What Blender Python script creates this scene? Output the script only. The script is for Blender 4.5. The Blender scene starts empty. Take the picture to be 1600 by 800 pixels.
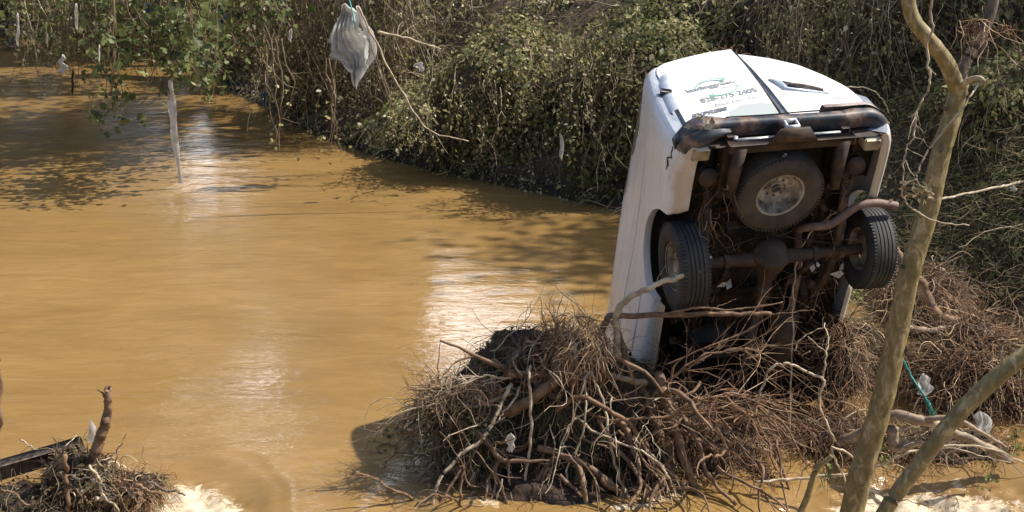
import bpy, math
import numpy as np
from mathutils import Matrix, Vector

C = bpy.context.scene
COL = C.collection
# ------------------------------------------------------------------ camera
PITCH = math.radians(18.0)
CAMZ = 5.6
FPX = 2200.0
cd = bpy.data.cameras.new('camera'); cam = bpy.data.objects.new('camera', cd); COL.objects.link(cam)
cam.location = (0, 0, CAMZ); cam.rotation_euler = (math.pi/2 - PITCH, 0, 0)
cd.sensor_width = 36.0; cd.lens = FPX/1600*36; cd.clip_end = 2000; cd.clip_start = 0.05
C.camera = cam
# ------------------------------------------------------------------ light
SUN_EL = math.radians(50); SUN_AZ = math.radians(80)      # azimuth measured from +Y towards +X
sdir = Vector((math.sin(SUN_AZ)*math.cos(SUN_EL), math.cos(SUN_AZ)*math.cos(SUN_EL), math.sin(SUN_EL)))
ld = bpy.data.lights.new('sun', 'SUN'); ld.energy = 5.0; ld.angle = math.radians(0.5); ld.color = (1, .95, .86)
lo = bpy.data.objects.new('sun', ld); COL.objects.link(lo); lo.rotation_euler = (-sdir).to_track_quat('-Z', 'Y').to_euler()
W = bpy.data.worlds.new('World'); C.world = W; W.use_nodes = True
nt = W.node_tree; bg = nt.nodes['Background']
sky = nt.nodes.new('ShaderNodeTexSky'); sky.sky_type = 'NISHITA'; sky.sun_disc = False
sky.sun_elevation = SUN_EL; sky.sun_rotation = SUN_AZ; sky.dust_density = 2.0
bg.inputs['Strength'].default_value = 0.12
tcw = nt.nodes.new('ShaderNodeTexCoord'); mpw = nt.nodes.new('ShaderNodeMapping'); mpw.inputs['Scale'].default_value = (1, 1, 2.5)
nzw = nt.nodes.new('ShaderNodeTexNoise'); nzw.inputs['Scale'].default_value = 2.2; nzw.inputs['Detail'].default_value = 6
rpw = nt.nodes.new('ShaderNodeValToRGB'); rpw.color_ramp.elements[0].position = .42; rpw.color_ramp.elements[1].position = .62
mxw = nt.nodes.new('ShaderNodeMixRGB'); mxw.inputs[2].default_value = (40, 38.5, 38, 1)
L = nt.links
L.new(tcw.outputs['Generated'], mpw.inputs[0]); L.new(mpw.outputs[0], nzw.inputs[0]); L.new(nzw.outputs[0], rpw.inputs[0])
# unseen bright clouds added low ahead and to the left for reflections on the water
def added_cloud(az, el, wa, we):
    sp = nt.nodes.new('ShaderNodeVectorMath'); sp.operation = 'DISTANCE'
    mp = nt.nodes.new('ShaderNodeMapping'); mp.inputs['Scale'].default_value = (1/wa, 1/wa, 1/we); L.new(tcw.outputs['Generated'], mp.inputs[0])
    a, e = math.radians(az), math.radians(el); L.new(mp.outputs[0], sp.inputs[0]); sp.inputs[1].default_value = (math.sin(a)*math.cos(e)/wa, math.cos(a)*math.cos(e)/wa, math.sin(e)/we)
    m = nt.nodes.new('ShaderNodeMath'); m.operation = 'SUBTRACT'; m.inputs[0].default_value = 1.25; L.new(sp.outputs['Value'], m.inputs[1])
    m2 = nt.nodes.new('ShaderNodeMath'); m2.operation = 'MULTIPLY'; m2.use_clamp = True; m2.inputs[1].default_value = 3.0; L.new(m.outputs[0], m2.inputs[0]); return m2.outputs[0]
mc = nt.nodes.new('ShaderNodeMath'); mc.operation = 'ADD'; mc.use_clamp = True; L.new(added_cloud(-.6, 20, .062, .24), mc.inputs[0]); L.new(added_cloud(-12.3, 20, .028, .3), mc.inputs[1])
mc2 = nt.nodes.new('ShaderNodeMath'); mc2.operation = 'MULTIPLY_ADD'; mc2.inputs[1].default_value = .45; L.new(rpw.outputs[0], mc2.inputs[0])
mc3 = nt.nodes.new('ShaderNodeMath'); mc3.operation = 'MULTIPLY'; mc3.inputs[1].default_value = .55; L.new(mc.outputs[0], mc3.inputs[0])
mc4 = nt.nodes.new('ShaderNodeMath'); mc4.operation = 'MULTIPLY'; mc4.use_clamp = True; L.new(mc.outputs[0], mc4.inputs[0]); L.new(mc2.outputs[0], mc4.inputs[1]); L.new(mc3.outputs[0], mc2.inputs[2])
L.new(mc4.outputs[0], mxw.inputs[0]); L.new(sky.outputs[0], mxw.inputs[1]); L.new(mxw.outputs[0], bg.inputs[0])
C.view_settings.view_transform = 'Standard'; C.view_settings.look = 'None'
C.view_settings.exposure = 0.6; C.view_settings.gamma = 1
C.cycles.max_bounces = 8; C.cycles.transparent_max_bounces = 8

# ------------------------------------------------------------------ helpers
cP, sP = math.cos(PITCH), math.sin(PITCH)
def at(px, py, D):
    """point at horizontal distance D (world y) seen at that place of the photograph"""
    u = (px-800)/FPX; v = -(py-400)/FPX
    dy = cP + v*sP; dz = -sP + v*cP
    t = D/dy
    return np.array([u*t, D, CAMZ + dz*t])
def onw(px, py, z=0.0):
    u = (px-800)/FPX; v = -(py-400)/FPX
    dy = cP + v*sP; dz = -sP + v*cP
    t = (z-CAMZ)/dz
    return np.array([u*t, dy*t, z])

class MB:
    """collects geometry; build() links it as one mesh object"""
    def __init__(s): s.v = []; s.q = []; s.t = []; s.tint = []; s.n = 0; s.ng = []
    def add(s, v, quads=None, tris=None, tint=0.5, ngons=None):
        v = np.asarray(v, float).reshape(-1, 3)
        if quads is not None and len(quads): s.q.append(np.asarray(quads, int)+s.n)
        if tris is not None and len(tris): s.t.append(np.asarray(tris, int)+s.n)
        if ngons:
            for g in ngons: s.ng.append([i+s.n for i in g])
        tt = np.asarray(tint, float)
        s.tint.append(np.full(len(v), float(tt)) if tt.ndim == 0 else tt)
        s.v.append(v); s.n += len(v)
    def build(s, name, mat, parent=None, smooth=False, loc=None):
        me = bpy.data.meshes.new(name)
        v = np.concatenate(s.v)
        if loc is not None: v = v - np.asarray(loc)
        q = np.concatenate(s.q) if s.q else np.zeros((0, 4), int)
        t = np.concatenate(s.t) if s.t else np.zeros((0, 3), int)
        lv = [q.ravel(), t.ravel()] + [np.array(g) for g in s.ng]
        tot = np.concatenate([np.full(len(q), 4), np.full(len(t), 3), np.array([len(g) for g in s.ng], int)]).astype(int)
        lv = np.concatenate(lv).astype(np.int32)
        st = np.concatenate([[0], np.cumsum(tot)[:-1]]).astype(np.int32)
        me.vertices.add(len(v)); me.vertices.foreach_set('co', v.astype(np.float32).ravel())
        me.loops.add(len(lv)); me.loops.foreach_set('vertex_index', lv)
        me.polygons.add(len(tot)); me.polygons.foreach_set('loop_start', st)
        me.update(calc_edges=True); me.validate()
        a = me.attributes.new('tint', 'FLOAT', 'POINT')
        if len(a.data) == len(v): a.data.foreach_set('value', np.concatenate(s.tint).astype(np.float32))
        if smooth: me.polygons.foreach_set('use_smooth', np.ones(len(me.polygons), bool))
        mats = mat if isinstance(mat, (list, tuple)) else [mat]
        for m in mats: me.materials.append(m)
        o = bpy.data.objects.new(name, me); COL.objects.link(o)
        if parent is not None: o.parent = parent
        if loc is not None: o.location = loc
        return o

def tag(o, label=None, cat=None, group=None, kind=None):
    if label: o['label'] = label
    if cat: o['category'] = cat
    if group: o['group'] = group
    if kind: o['kind'] = kind
    return o
def empty(name, loc=(0, 0, 0)):
    o = bpy.data.objects.new(name, None); COL.objects.link(o); o.location = loc; return o
def child(mb, name, mat, root, smooth=False):
    """mesh built in world coordinates under an Empty at root.location"""
    o = mb.build(name, mat, None, smooth, loc=tuple(root.location)); o.parent = root; o.location = (0, 0, 0)
    return o
def thing1(mb, name, mat, label, cat, base, group=None, smooth=False, kind=None):
    o = mb.build(name, mat, None, smooth, loc=tuple(base)); return tag(o, label, cat, group, kind)

def norm(a): return a/(np.linalg.norm(a, axis=-1, keepdims=True)+1e-9)
def tubes(mb, P, R, sides=3, tint=0.5, cap=False, ref=(0.31, 0.22, 0.93), lump=0.0, rng=None):
    """P (N,K,3) polylines, R (N,K) radii"""
    P = np.asarray(P, float); R = np.asarray(R, float)
    if P.ndim == 2: P = P[None]; R = R[None]
    N, K, _ = P.shape
    T = np.gradient(P, axis=1); T = norm(T)
    ref = np.broadcast_to(np.array(ref, float), T.shape).copy()
    bad = np.abs((T*ref).sum(-1)) > .97
    ref[bad] = (1, 0, 0)
    S = norm(np.cross(T, ref)); U = np.cross(S, T)
    a = np.arange(sides)*2*np.pi/sides
    rr = R[:, :, None]*np.ones(sides)
    if lump and rng is not None: rr = rr*(1+lump*rng.normal(size=rr.shape))
    V = P[:, :, None, :] + rr[..., None]*(np.cos(a)[None, None, :, None]*S[:, :, None, :] + np.sin(a)[None, None, :, None]*U[:, :, None, :])
    idx = np.arange(N*K*sides).reshape(N, K, sides)
    j = (np.arange(sides)+1) % sides
    q = np.stack([idx[:, :-1, :], idx[:, :-1, j], idx[:, 1:, j], idx[:, 1:, :]], -1).reshape(-1, 4)
    tn = np.asarray(tint, float)
    if tn.ndim == 1: tn = np.repeat(tn, K*sides)
    ng = []
    if cap:
        for n in range(N):
            ng.append(list(idx[n, 0, ::-1])); ng.append(list(idx[n, -1, :]))
    mb.add(V.reshape(-1, 3), quads=q, tint=tn, ngons=ng)

def spline(pts, n):
    pts = np.asarray(pts, float)
    if len(pts) == 2: return pts[0] + (pts[1]-pts[0])*np.linspace(0, 1, n)[:, None]
    p = np.vstack([2*pts[0]-pts[1], pts, 2*pts[-1]-pts[-2]])
    out = []
    for u in np.linspace(0, len(pts)-1-1e-6, n):
        i = int(u); t = u-i; a, b, c, d = p[i:i+4]
        out.append(.5*((2*b)+(-a+c)*t+(2*a-5*b+4*c-d)*t*t+(-a+3*b-3*c+d)*t**3))
    return np.array(out)
def limb(mb, pts, r0, r1, sides=9, n=None, rng=None, wob=0.0, tint=.5, lump=.05, cap=True):
    n = n or max(14, 8*len(pts)); lump = min(lump, .035); P = spline(pts, n)
    if wob and rng is not None:
        w = rng.normal(size=(n, 3))*wob; w = (w+np.roll(w, 1, 0)+np.roll(w, -1, 0))/2; w[0] = 0; P = P+w
    R = np.linspace(r0, r1, n)
    tubes(mb, P, R, sides, tint, cap=cap, lump=lump, rng=rng)
    return P, R
def pxs(l, D=None):
    return [at(a[0], a[1], a[2] if len(a) > 2 else D) for a in l]

def wander(rng, start, d0, length, K=7, droop=0.0, curl=.35):
    """start (N,3), d0 (N,3) unit, length (N,) -> (N,K,3)"""
    N = len(start); P = np.zeros((N, K, 3)); P[:, 0] = start; d = norm(np.asarray(d0, float))
    st = (np.asarray(length)*np.ones(N)/(K-1))[:, None]
    for k in range(1, K):
        d = d + rng.normal(size=(N, 3))*curl; d[:, 2] -= droop; d = norm(d)
        P[:, k] = P[:, k-1] + d*st
    return P
def strands(mb, rng, start, d0, length, r, K=7, droop=0., curl=.35, tint=None, sides=3, taper=.4):
    P = wander(rng, start, d0, length, K, droop, curl); N = len(start)
    rr = np.asarray(r)*np.ones(N)
    R = rr[:, None]*np.linspace(1, taper, K)[None]
    tubes(mb, P, R, sides, rng.random(N) if tint is None else tint)
    return P
LEAF = np.array([[0, 0, 0], [.32, .34, .05], [.1, 1, -.06], [-.28, .4, .05]])
MAPLE = np.array([[0, 0, 0], [.26, .06, .04], [.5, .38, .03], [.2, .42, .03], [.34, .8, 0], [0, 1, -.05], [-.3, .78, 0], [-.2, .42, .04], [-.5, .42, .03], [-.24, .08, .04]])
def leaves(mb, rng, pos, size, nrm=None, tint=None, shape=LEAF, hang=0.0, jit=.8):
    N = len(pos)
    n = norm((rng.normal(size=(N, 3)) if nrm is None else nrm + rng.normal(size=(N, 3))*jit))
    a = rng.normal(size=(N, 3)); a[:, 2] -= hang
    y = norm(a - (a*n).sum(-1, keepdims=True)*n); x = np.cross(y, n)
    s = np.asarray(size)*np.ones(N)
    S = shape[None]*s[:, None, None]*(1+.25*rng.normal(size=(N, 1, 1)))
    V = pos[:, None, :] + S[..., 0:1]*x[:, None] + S[..., 1:2]*y[:, None] + S[..., 2:3]*n[:, None]
    K = len(shape); idx = np.arange(N*K).reshape(N, K)
    tn = np.repeat(rng.random(N) if tint is None else np.asarray(tint)*np.ones(N), K)
    if K == 4:
        tr = np.concatenate([idx[:, [0, 1, 2]], idx[:, [0, 2, 3]]])
    else:
        tr = np.concatenate([idx[:, [0, 1, 3]], idx[:, [1, 2, 3]], idx[:, [0, 3, 5]], idx[:, [3, 4, 5]], idx[:, [0, 5, 7]], idx[:, [5, 6, 7]], idx[:, [0, 7, 9]], idx[:, [7, 8, 9]]])
    mb.add(V.reshape(-1, 3), tris=tr, tint=tn)
def lumps(p, f, seed):
    """cheap smooth noise, vectorised"""
    r = np.random.default_rng(seed); o = 0
    for i in range(6):
        k = norm(r.normal(size=p.shape[-1]))*f*(1+.6*i); o = o + np.sin(p@k + r.random()*6.28)/(1+.5*i)
    return o/2.2

# ------------------------------------------------------------------ materials
def newmat(name):
    m = bpy.data.materials.new(name); m.use_nodes = True
    return m, m.node_tree, m.node_tree.nodes['Principled BSDF']
def ramp(nt, stops, interp='LINEAR'):
    r = nt.nodes.new('ShaderNodeValToRGB'); e = r.color_ramp.elements; r.color_ramp.interpolation = interp
    e[0].position, e[0].color = stops[0][0], (*stops[0][1], 1)
    e[1].position, e[1].color = stops[-1][0], (*stops[-1][1], 1)
    for p, c in stops[1:-1]:
        x = e.new(p); x.color = (*c, 1)
    return r
def noise(nt, scale, detail=5, rough=.6, coord='Object', sc=None, dist=0):
    tc = nt.nodes.new('ShaderNodeTexCoord'); n = nt.nodes.new('ShaderNodeTexNoise')
    n.inputs['Scale'].default_value = scale; n.inputs['Detail'].default_value = detail
    n.inputs['Roughness'].default_value = rough; n.inputs['Distortion'].default_value = dist
    if sc:
        mp = nt.nodes.new('ShaderNodeMapping'); mp.inputs['Scale'].default_value = sc
        nt.links.new(tc.outputs[coord], mp.inputs[0]); nt.links.new(mp.outputs[0], n.inputs[0])
    else: nt.links.new(tc.outputs[coord], n.inputs[0])
    return n
def mathn(nt, op, a, b=None, c=None):
    n = nt.nodes.new('ShaderNodeMath'); n.operation = op
    for i, x in enumerate((a, b, c)):
        if x is None: continue
        if isinstance(x, (int, float)): n.inputs[i].default_value = x
        else: nt.links.new(x, n.inputs[i])
    return n.outputs[0]
def mix(nt, fac, a, b, mode='MIX'):
    n = nt.nodes.new('ShaderNodeMixRGB'); n.blend_type = mode
    for i, x in enumerate((fac, a, b)):
        if isinstance(x, tuple): n.inputs[i].default_value = (*x, 1)
        elif isinstance(x, (int, float)): n.inputs[i].default_value = x
        else: nt.links.new(x, n.inputs[i])
    return n.outputs[0]
def bump(nt, bs, h, strength=.4, dist=.01):
    b = nt.nodes.new('ShaderNodeBump'); b.inputs['Strength'].default_value = strength; b.inputs['Distance'].default_value = dist
    nt.links.new(h, b.inputs['Height']); nt.links.new(b.outputs[0], bs.inputs['Normal'])
def tintmat(name, stops, rough=.7, trans=0.0, var=.5, nscale=3.0, spec=.3, nsc=None):
    """colour by the per-element tint attribute, modulated by noise"""
    m, nt, bs = newmat(name)
    at_ = nt.nodes.new('ShaderNodeAttribute'); at_.attribute_name = 'tint'
    r = ramp(nt, stops); nt.links.new(at_.outputs['Fac'], r.inputs[0])
    n = noise(nt, nscale, 4, sc=nsc)
    r2 = ramp(nt, [(.3, (1-var,)*3), (.7, (1+var,)*3)]); nt.links.new(n.outputs[0], r2.inputs[0])
    c = mix(nt, 1.0, r.outputs[0], r2.outputs[0], 'MULTIPLY')
    nt.links.new(c, bs.inputs['Base Color']); bs.inputs['Roughness'].default_value = rough
    bs.inputs['Specular IOR Level'].default_value = spec
    if trans:
        tb = nt.nodes.new('ShaderNodeBsdfTranslucent'); nt.links.new(c, tb.inputs[0])
        ms = nt.nodes.new('ShaderNodeMixShader'); ms.inputs[0].default_value = trans
        nt.links.new(bs.outputs[0], ms.inputs[1]); nt.links.new(tb.outputs[0], ms.inputs[2])
        nt.links.new(ms.outputs[0], nt.nodes['Material Output'].inputs[0])
    return m
def simple(name, stops, rough=.6, metal=0., nscale=6., detail=6, bumps=.3, bd=.01, sc=None, spec=.5, coat=0, pos=(.35, .65)):
    m, nt, bs = newmat(name); n = noise(nt, nscale, detail, sc=sc)
    if len(stops[0]) == 3: stops = [(pos[0], stops[0]), (pos[1], stops[1])]
    r = ramp(nt, stops); nt.links.new(n.outputs[0], r.inputs[0]); nt.links.new(r.outputs[0], bs.inputs['Base Color'])
    bs.inputs['Roughness'].default_value = rough; bs.inputs['Metallic'].default_value = metal
    bs.inputs['Specular IOR Level'].default_value = spec; bs.inputs['Coat Weight'].default_value = coat
    if bumps: bump(nt, bs, n.outputs[0], bumps, bd)
    return m

M = {}
M['green'] = tintmat('green_leaf', [(0, (.05, .065, .022)), (.5, (.115, .14, .042)), (.85, (.21, .225, .075)), (1, (.33, .31, .14))], .5, .4)
M['mixleaf'] = tintmat('mud_coated_leaf', [(0, (.065, .062, .025)), (.3, (.19, .18, .066)), (.6, (.34, .31, .13)), (.82, (.48, .42, .22)), (1, (.74, .68, .48))], .6, .42)
M['deadleaf'] = tintmat('dead_leaf', [(0, (.06, .04, .02)), (.5, (.15, .10, .05)), (.85, (.25, .18, .10)), (1, (.45, .37, .26))], .65, .25)
M['twig'] = tintmat('dry_twig', [(0, (.065, .042, .026)), (.4, (.15, .105, .06)), (.75, (.28, .205, .125)), (1, (.54, .44, .30))], .75, 0)
M['rootlet'] = tintmat('root_fibre', [(0, (.07, .030, .016)), (.4, (.18, .09, .045)), (.75, (.33, .20, .11)), (1, (.62, .46, .30))], .7, 0)
M['straw'] = tintmat('flattened_straw', [(0, (.08, .06, .03)), (.5, (.17, .13, .065)), (.9, (.30, .24, .13)), (1, (.40, .34, .2))], .7, .15)
M['grass'] = tintmat('wet_grass', [(0, (.06, .065, .02)), (.5, (.16, .165, .055)), (1, (.36, .33, .14))], .6, .3)
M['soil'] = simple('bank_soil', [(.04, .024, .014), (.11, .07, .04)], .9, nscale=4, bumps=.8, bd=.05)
_nt = M['soil'].node_tree; _bs = _nt.nodes['Principled BSDF']; _src = _bs.inputs['Base Color'].links[0].from_socket
_tc = _nt.nodes.new('ShaderNodeTexCoord'); _sx = _nt.nodes.new('ShaderNodeSeparateXYZ'); _nt.links.new(_tc.outputs['Object'], _sx.inputs[0])
_wr = ramp(_nt, [(.10, (.35, .30, .26)), (.34, (1, 1, 1))]); _nt.links.new(_sx.outputs[2], _wr.inputs[0]); _nt.links.new(mix(_nt, 1.0, _src, _wr.outputs[0], 'MULTIPLY'), _bs.inputs['Base Color'])
M['rootsoil'] = simple('root_plate_soil', [(.012, .008, .005), (.055, .030, .018)], .9, nscale=7, bumps=.9, bd=.04)
M['bark'] = simple('grey_brown_bark', [(.05, .035, .025), (.16, .12, .085)], .85, nscale=7, bumps=.8, bd=.02, sc=(3, 3, .6))
M['rootbark'] = simple('root_bark', [(.075, .038, .020), (.25, .15, .08)], .75, nscale=9, bumps=.6, bd=.008)
M['palebark'] = simple('pale_debarked_wood', [(.22, .16, .095), (.55, .45, .31)], .7, nscale=11, bumps=.5, bd=.006)
M['log'] = simple('smooth_driftwood', [(.12, .08, .05), (.33, .245, .16)], .6, nscale=5, bumps=.5, bd=.012, sc=(1, 1, 3))
M['rock'] = simple('mud_coated_rock', [(.06, .045, .03), (.16, .12, .085)], .8, nscale=3, bumps=.7, bd=.03)
def sycamore():
    m, nt, bs = newmat('sycamore_bark')
    v = noise(nt, 9, 3, .5, sc=(1.6, 1.6, .8), dist=1.2); n = noise(nt, 30, 4)
    a = ramp(nt, [(.38, (.17, .125, .045)), (.5, (.215, .165, .065)), (.585, (.26, .20, .09)), (.64, (.38, .30, .16))]); nt.links.new(v.outputs[0], a.inputs[0])
    b = ramp(nt, [(.3, (.75,)*3), (.7, (1.15,)*3)]); nt.links.new(n.outputs[0], b.inputs[0])
    nt.links.new(mix(nt, 1., a.outputs[0], b.outputs[0], 'MULTIPLY'), bs.inputs['Base Color']); bs.inputs['Roughness'].default_value = .6
    bump(nt, bs, v.outputs[0], .5, .008); return m
M['syc'] = sycamore()
def plastic(name, col, alpha=.55):
    m, nt, bs = newmat(name); n = noise(nt, 14, 5)
    r = ramp(nt, [(.35, tuple(.75*c for c in col)), (.65, col)]); nt.links.new(n.outputs[0], r.inputs[0])
    nt.links.new(r.outputs[0], bs.inputs['Base Color']); bs.inputs['Roughness'].default_value = .3
    tb = nt.nodes.new('ShaderNodeBsdfTranslucent'); nt.links.new(r.outputs[0], tb.inputs[0])
    tp = nt.nodes.new('ShaderNodeBsdfTransparent')
    m1 = nt.nodes.new('ShaderNodeMixShader'); m1.inputs[0].default_value = .45
    nt.links.new(bs.outputs[0], m1.inputs[1]); nt.links.new(tb.outputs[0], m1.inputs[2])
    m2 = nt.nodes.new('ShaderNodeMixShader'); m2.inputs[0].default_value = alpha
    nt.links.new(tp.outputs[0], m2.inputs[1]); nt.links.new(m1.outputs[0], m2.inputs[2])
    nt.links.new(m2.outputs[0], nt.nodes['Material Output'].inputs[0]); return m
M['bag'] = plastic('muddy_clear_plastic', (.80, .79, .75), .62)
M['whitescrap'] = plastic('white_plastic', (.86, .83, .78), .97)
M['bluescrap'] = plastic('blue_cloth', (.10, .17, .30), .98)
M['teal'] = simple('teal_rope', [(.02, .16, .15), (.05, .34, .31)], .6, nscale=30)

# ------------------------------------------------------------------ ground and water
RIGHT = np.array([(8, -30), (7.6, -5), (6.6, 6), (5.5, 10.3), (5.0, 12.2), (4.4, 14.5), (3.9, 16.3), (3.0, 18.1), (1.6, 19.3), (.5, 20.2), (-.8, 21.2), (-2.3, 22.6), (-3.4, 24), (-4.6, 26.2), (-6.7, 30), (-9, 33.6), (-12, 36), (-15, 38), (-22, 41), (-40, 45), (-90, 50)], float)
LEFT = np.array([(-90, 38), (-40, 33), (-28, 28), (-23, 18), (-22, -30)], float)
POLY = np.vstack([RIGHT, LEFT])
def sdist(x, y):
    p = np.stack([np.ravel(x), np.ravel(y)], -1); d = np.full(len(p), 1e9); ins = np.zeros(len(p), bool)
    for i in range(len(POLY)):
        a = POLY[i]; b = POLY[(i+1) % len(POLY)]; ab = b-a
        t = np.clip(((p-a)@ab)/(ab@ab), 0, 1); d = np.minimum(d, np.linalg.norm(p-(a+t[:, None]*ab), axis=1))
        c = ((a[1] > p[:, 1]) != (b[1] > p[:, 1])) & (p[:, 0] < (b[0]-a[0])*(p[:, 1]-a[1])/(b[1]-a[1]+1e-12)+a[0])
        ins ^= c
    return np.where(ins, -d, d).reshape(np.shape(x))
def gz(x, y):
    x = np.asarray(x, float); y = np.asarray(y, float)
    d = sdist(x, y)
    z = np.where(d > 0, 6.0*(1-np.exp(-np.maximum(d, 0)/5.5)), np.maximum(d*.8, -1.6))
    p = np.stack([x, y], -1)
    z = z + np.where(d > -1, .22*lumps(p, 1.1, 1)*np.clip((d+.3)/2, 0, 1), 0) + np.where(d > 3, .5*lumps(p, .35, 2)*np.clip((d-3)/8, 0, 1), 0)
    return z
def grid(xs, ys):
    X, Y = np.meshgrid(xs, ys); nx, ny = len(xs), len(ys); i = np.arange(nx*ny).reshape(ny, nx)
    q = np.stack([i[:-1, :-1], i[:-1, 1:], i[1:, 1:], i[1:, :-1]], -1).reshape(-1, 4)
    return X, Y, q
xs = np.concatenate([np.linspace(-400, -40, 18)[:-1], np.linspace(-40, -8, 50)[:-1], np.linspace(-8, 12, 130)[:-1], np.linspace(12, 40, 30)[:-1], np.linspace(40, 400, 18)])
ys = np.concatenate([np.linspace(-200, 6, 20)[:-1], np.linspace(6, 30, 150)[:-1], np.linspace(30, 60, 50)[:-1], np.linspace(60, 500, 20)])
X, Y, q = grid(xs, ys); Z = gz(X, Y)
g = MB(); g.add(np.stack([X, Y, Z], -1), quads=q); tag(g.build('ground', M['soil'], smooth=True), kind='structure')

def water_drop(x, y):
    """how far the surface has dropped below the pond level"""
    p = np.stack([x, y], -1)
    # hydraulic hollow around the snag, lower left
    c1 = onw(240, 865); r1 = np.sqrt(((x-c1[0])/.98)**2 + ((y-c1[1])/1.80)**2) + .04*lumps(p, 3, 5)
    d1 = 1/(1+np.exp((r1-.84)*11))*.13 - .004*np.sin(r1*30+2*lumps(p, 1.5, 4))*np.exp(-((r1-1.0)/.14)**2)
    c2 = onw(625, 850); r2 = np.sqrt(((x-c2[0])/.42)**2 + ((y-c2[1])/1.35)**2) + .04*lumps(p, 3, 6)
    d2 = 1/(1+np.exp((r2-.7)*9))*.08
    c3 = onw(1460, 860); r3 = np.sqrt(((x-c3[0])/1.9)**2 + ((y-c3[1])/1.55)**2)
    d3 = 1/(1+np.exp((r3-.9)*9))*.32
    return d1, d2, d3
xs = np.concatenate([np.linspace(-120, -24, 12)[:-1], np.linspace(-24, -5.5, 60)[:-1], np.linspace(-5.5, 6.5, 400)[:-1], np.linspace(6.5, 20, 10)])
ys = np.concatenate([np.linspace(-60, 8.6, 12)[:-1], np.linspace(8.6, 12.6, 200)[:-1], np.linspace(12.6, 60, 110)])
X, Y, q = grid(xs, ys); d1, d2, d3 = water_drop(X, Y); p = np.stack([X, Y], -1)
foam1 = np.clip(d1/.13*3.2-2.0, 0, 1)*np.clip((X-onw(190, 800)[0])*3, 0, 1); ring = .62*np.exp(-((np.sqrt(((X-.45)/1.22)**2+((Y-11.45)/1.05)**2)-1.0)/.10)**2)*(lumps(p, 2.4, 17) > -.2)
foam3 = np.clip(d3/.32*1.5-.3, 0, 1)*np.clip((X-onw(1280, 780)[0])*2.5, .25, 1)
Z = -(d1+d2+d3) + foam1*.05*lumps(p, 14, 7) + foam3*(.06*lumps(p, 7, 8)+.04*lumps(p, 17, 9)+.02*lumps(p, 37, 10)) + .004*lumps(p, 2.2, 11)
w = MB(); w.add(np.stack([X, Y, Z], -1), quads=q, tint=np.clip(foam1+foam3+ring, 0, 1).ravel())
def water_mat():
    m, nt, bs = newmat('muddy_water')
    n = noise(nt, .5, 5, .6, sc=(.5, 1.2, 1), dist=.6)
    r = ramp(nt, [(.3, (.205, .121, .042)), (.7, (.27, .164, .060))]); nt.links.new(n.outputs[0], r.inputs[0])
    ns = noise(nt, 2.2, 7, .62, sc=(.35, 1.5, 1), dist=2.0); rs = ramp(nt, [(.32, (.90, .89, .87)), (.6, (1.04, 1.04, 1.04)), (.74, (1.16, 1.18, 1.24))]); nt.links.new(ns.outputs[0], rs.inputs[0]); wc = mix(nt, 1.0, r.outputs[0], rs.outputs[0], 'MULTIPLY')
    a = nt.nodes.new('ShaderNodeAttribute'); a.attribute_name = 'tint'
    f = noise(nt, 7, 8, .72, sc=(1, 1.8, 1), dist=1.2)
    f2 = mathn(nt, 'MULTIPLY_ADD', a.outputs['Fac'], .40, f.outputs[0]); 
    fr = ramp(nt, [(.70, (0, 0, 0)), (.82, (1, 1, 1))]); nt.links.new(f2, fr.inputs[0])
    c = mix(nt, fr.outputs[0], wc, (.60, .49, .34)); nt.links.new(c, bs.inputs['Base Color'])
    nt.links.new(mathn(nt, 'MULTIPLY_ADD', fr.outputs[0], .5, .07), bs.inputs['Roughness']); bs.inputs['IOR'].default_value = 1.36
    b1 = noise(nt, 1.2, 3, .5, sc=(.8, 2.2, 1), dist=.4); b2 = noise(nt, 7, 4, .55, sc=(.7, 1.6, 1), dist=.8)
    h = mathn(nt, 'ADD', mathn(nt, 'MULTIPLY', b1.outputs[0], 1.1), mathn(nt, 'MULTIPLY', b2.outputs[0], .27))
    pm = noise(nt, .35, 3, .5, sc=(.6, 1, 1), dist=.5); pr = ramp(nt, [(.42, (.1, .1, .1)), (.62, (1, 1, 1))]); nt.links.new(pm.outputs[0], pr.inputs[0])
    b3 = noise(nt, 16, 3, .6, sc=(.45, 1.8, 1), dist=1.5); h = mathn(nt, 'ADD', h, mathn(nt, 'MULTIPLY', mathn(nt, 'MULTIPLY', b3.outputs[0], pr.outputs[0]), .2))
    h = mathn(nt, 'ADD', h, mathn(nt, 'MULTIPLY', f.outputs[0], mathn(nt, 'MULTIPLY', a.outputs['Fac'], .8)))
    bump(nt, bs, h, .5, .04); return m
tag(w.build('water', water_mat(), smooth=True), kind='structure')

# ------------------------------------------------------------------ van
RV = np.array([[0.9787, -0.0528, -0.1986], [0.0874, -0.7677, 0.6348], [-0.186, -0.6386, -0.7467]])
TV = np.array([2.32398975, -0.25816007, -12.02653422])
RC = np.array([[1, 0, 0], [0, sP, -cP], [0, cP, sP]])          # camera axes in world
RW = RC@RV; TW = RC@TV + np.array([0, 0, CAMZ])
van = empty('cargo_van')
mw = Matrix([[*RW[0], TW[0]], [*RW[1], TW[1]], [*RW[2], TW[2]], [0, 0, 0, 1]])
van.matrix_world = mw
van.location = mw.to_translation(); van.rotation_euler = mw.to_euler()
tag(van, 'white cargo van standing nose down in the river, rusty underside and spare wheel showing', 'van')
def vpt(x, y, z): return RW@np.array([x, y, z]) + TW

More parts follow.
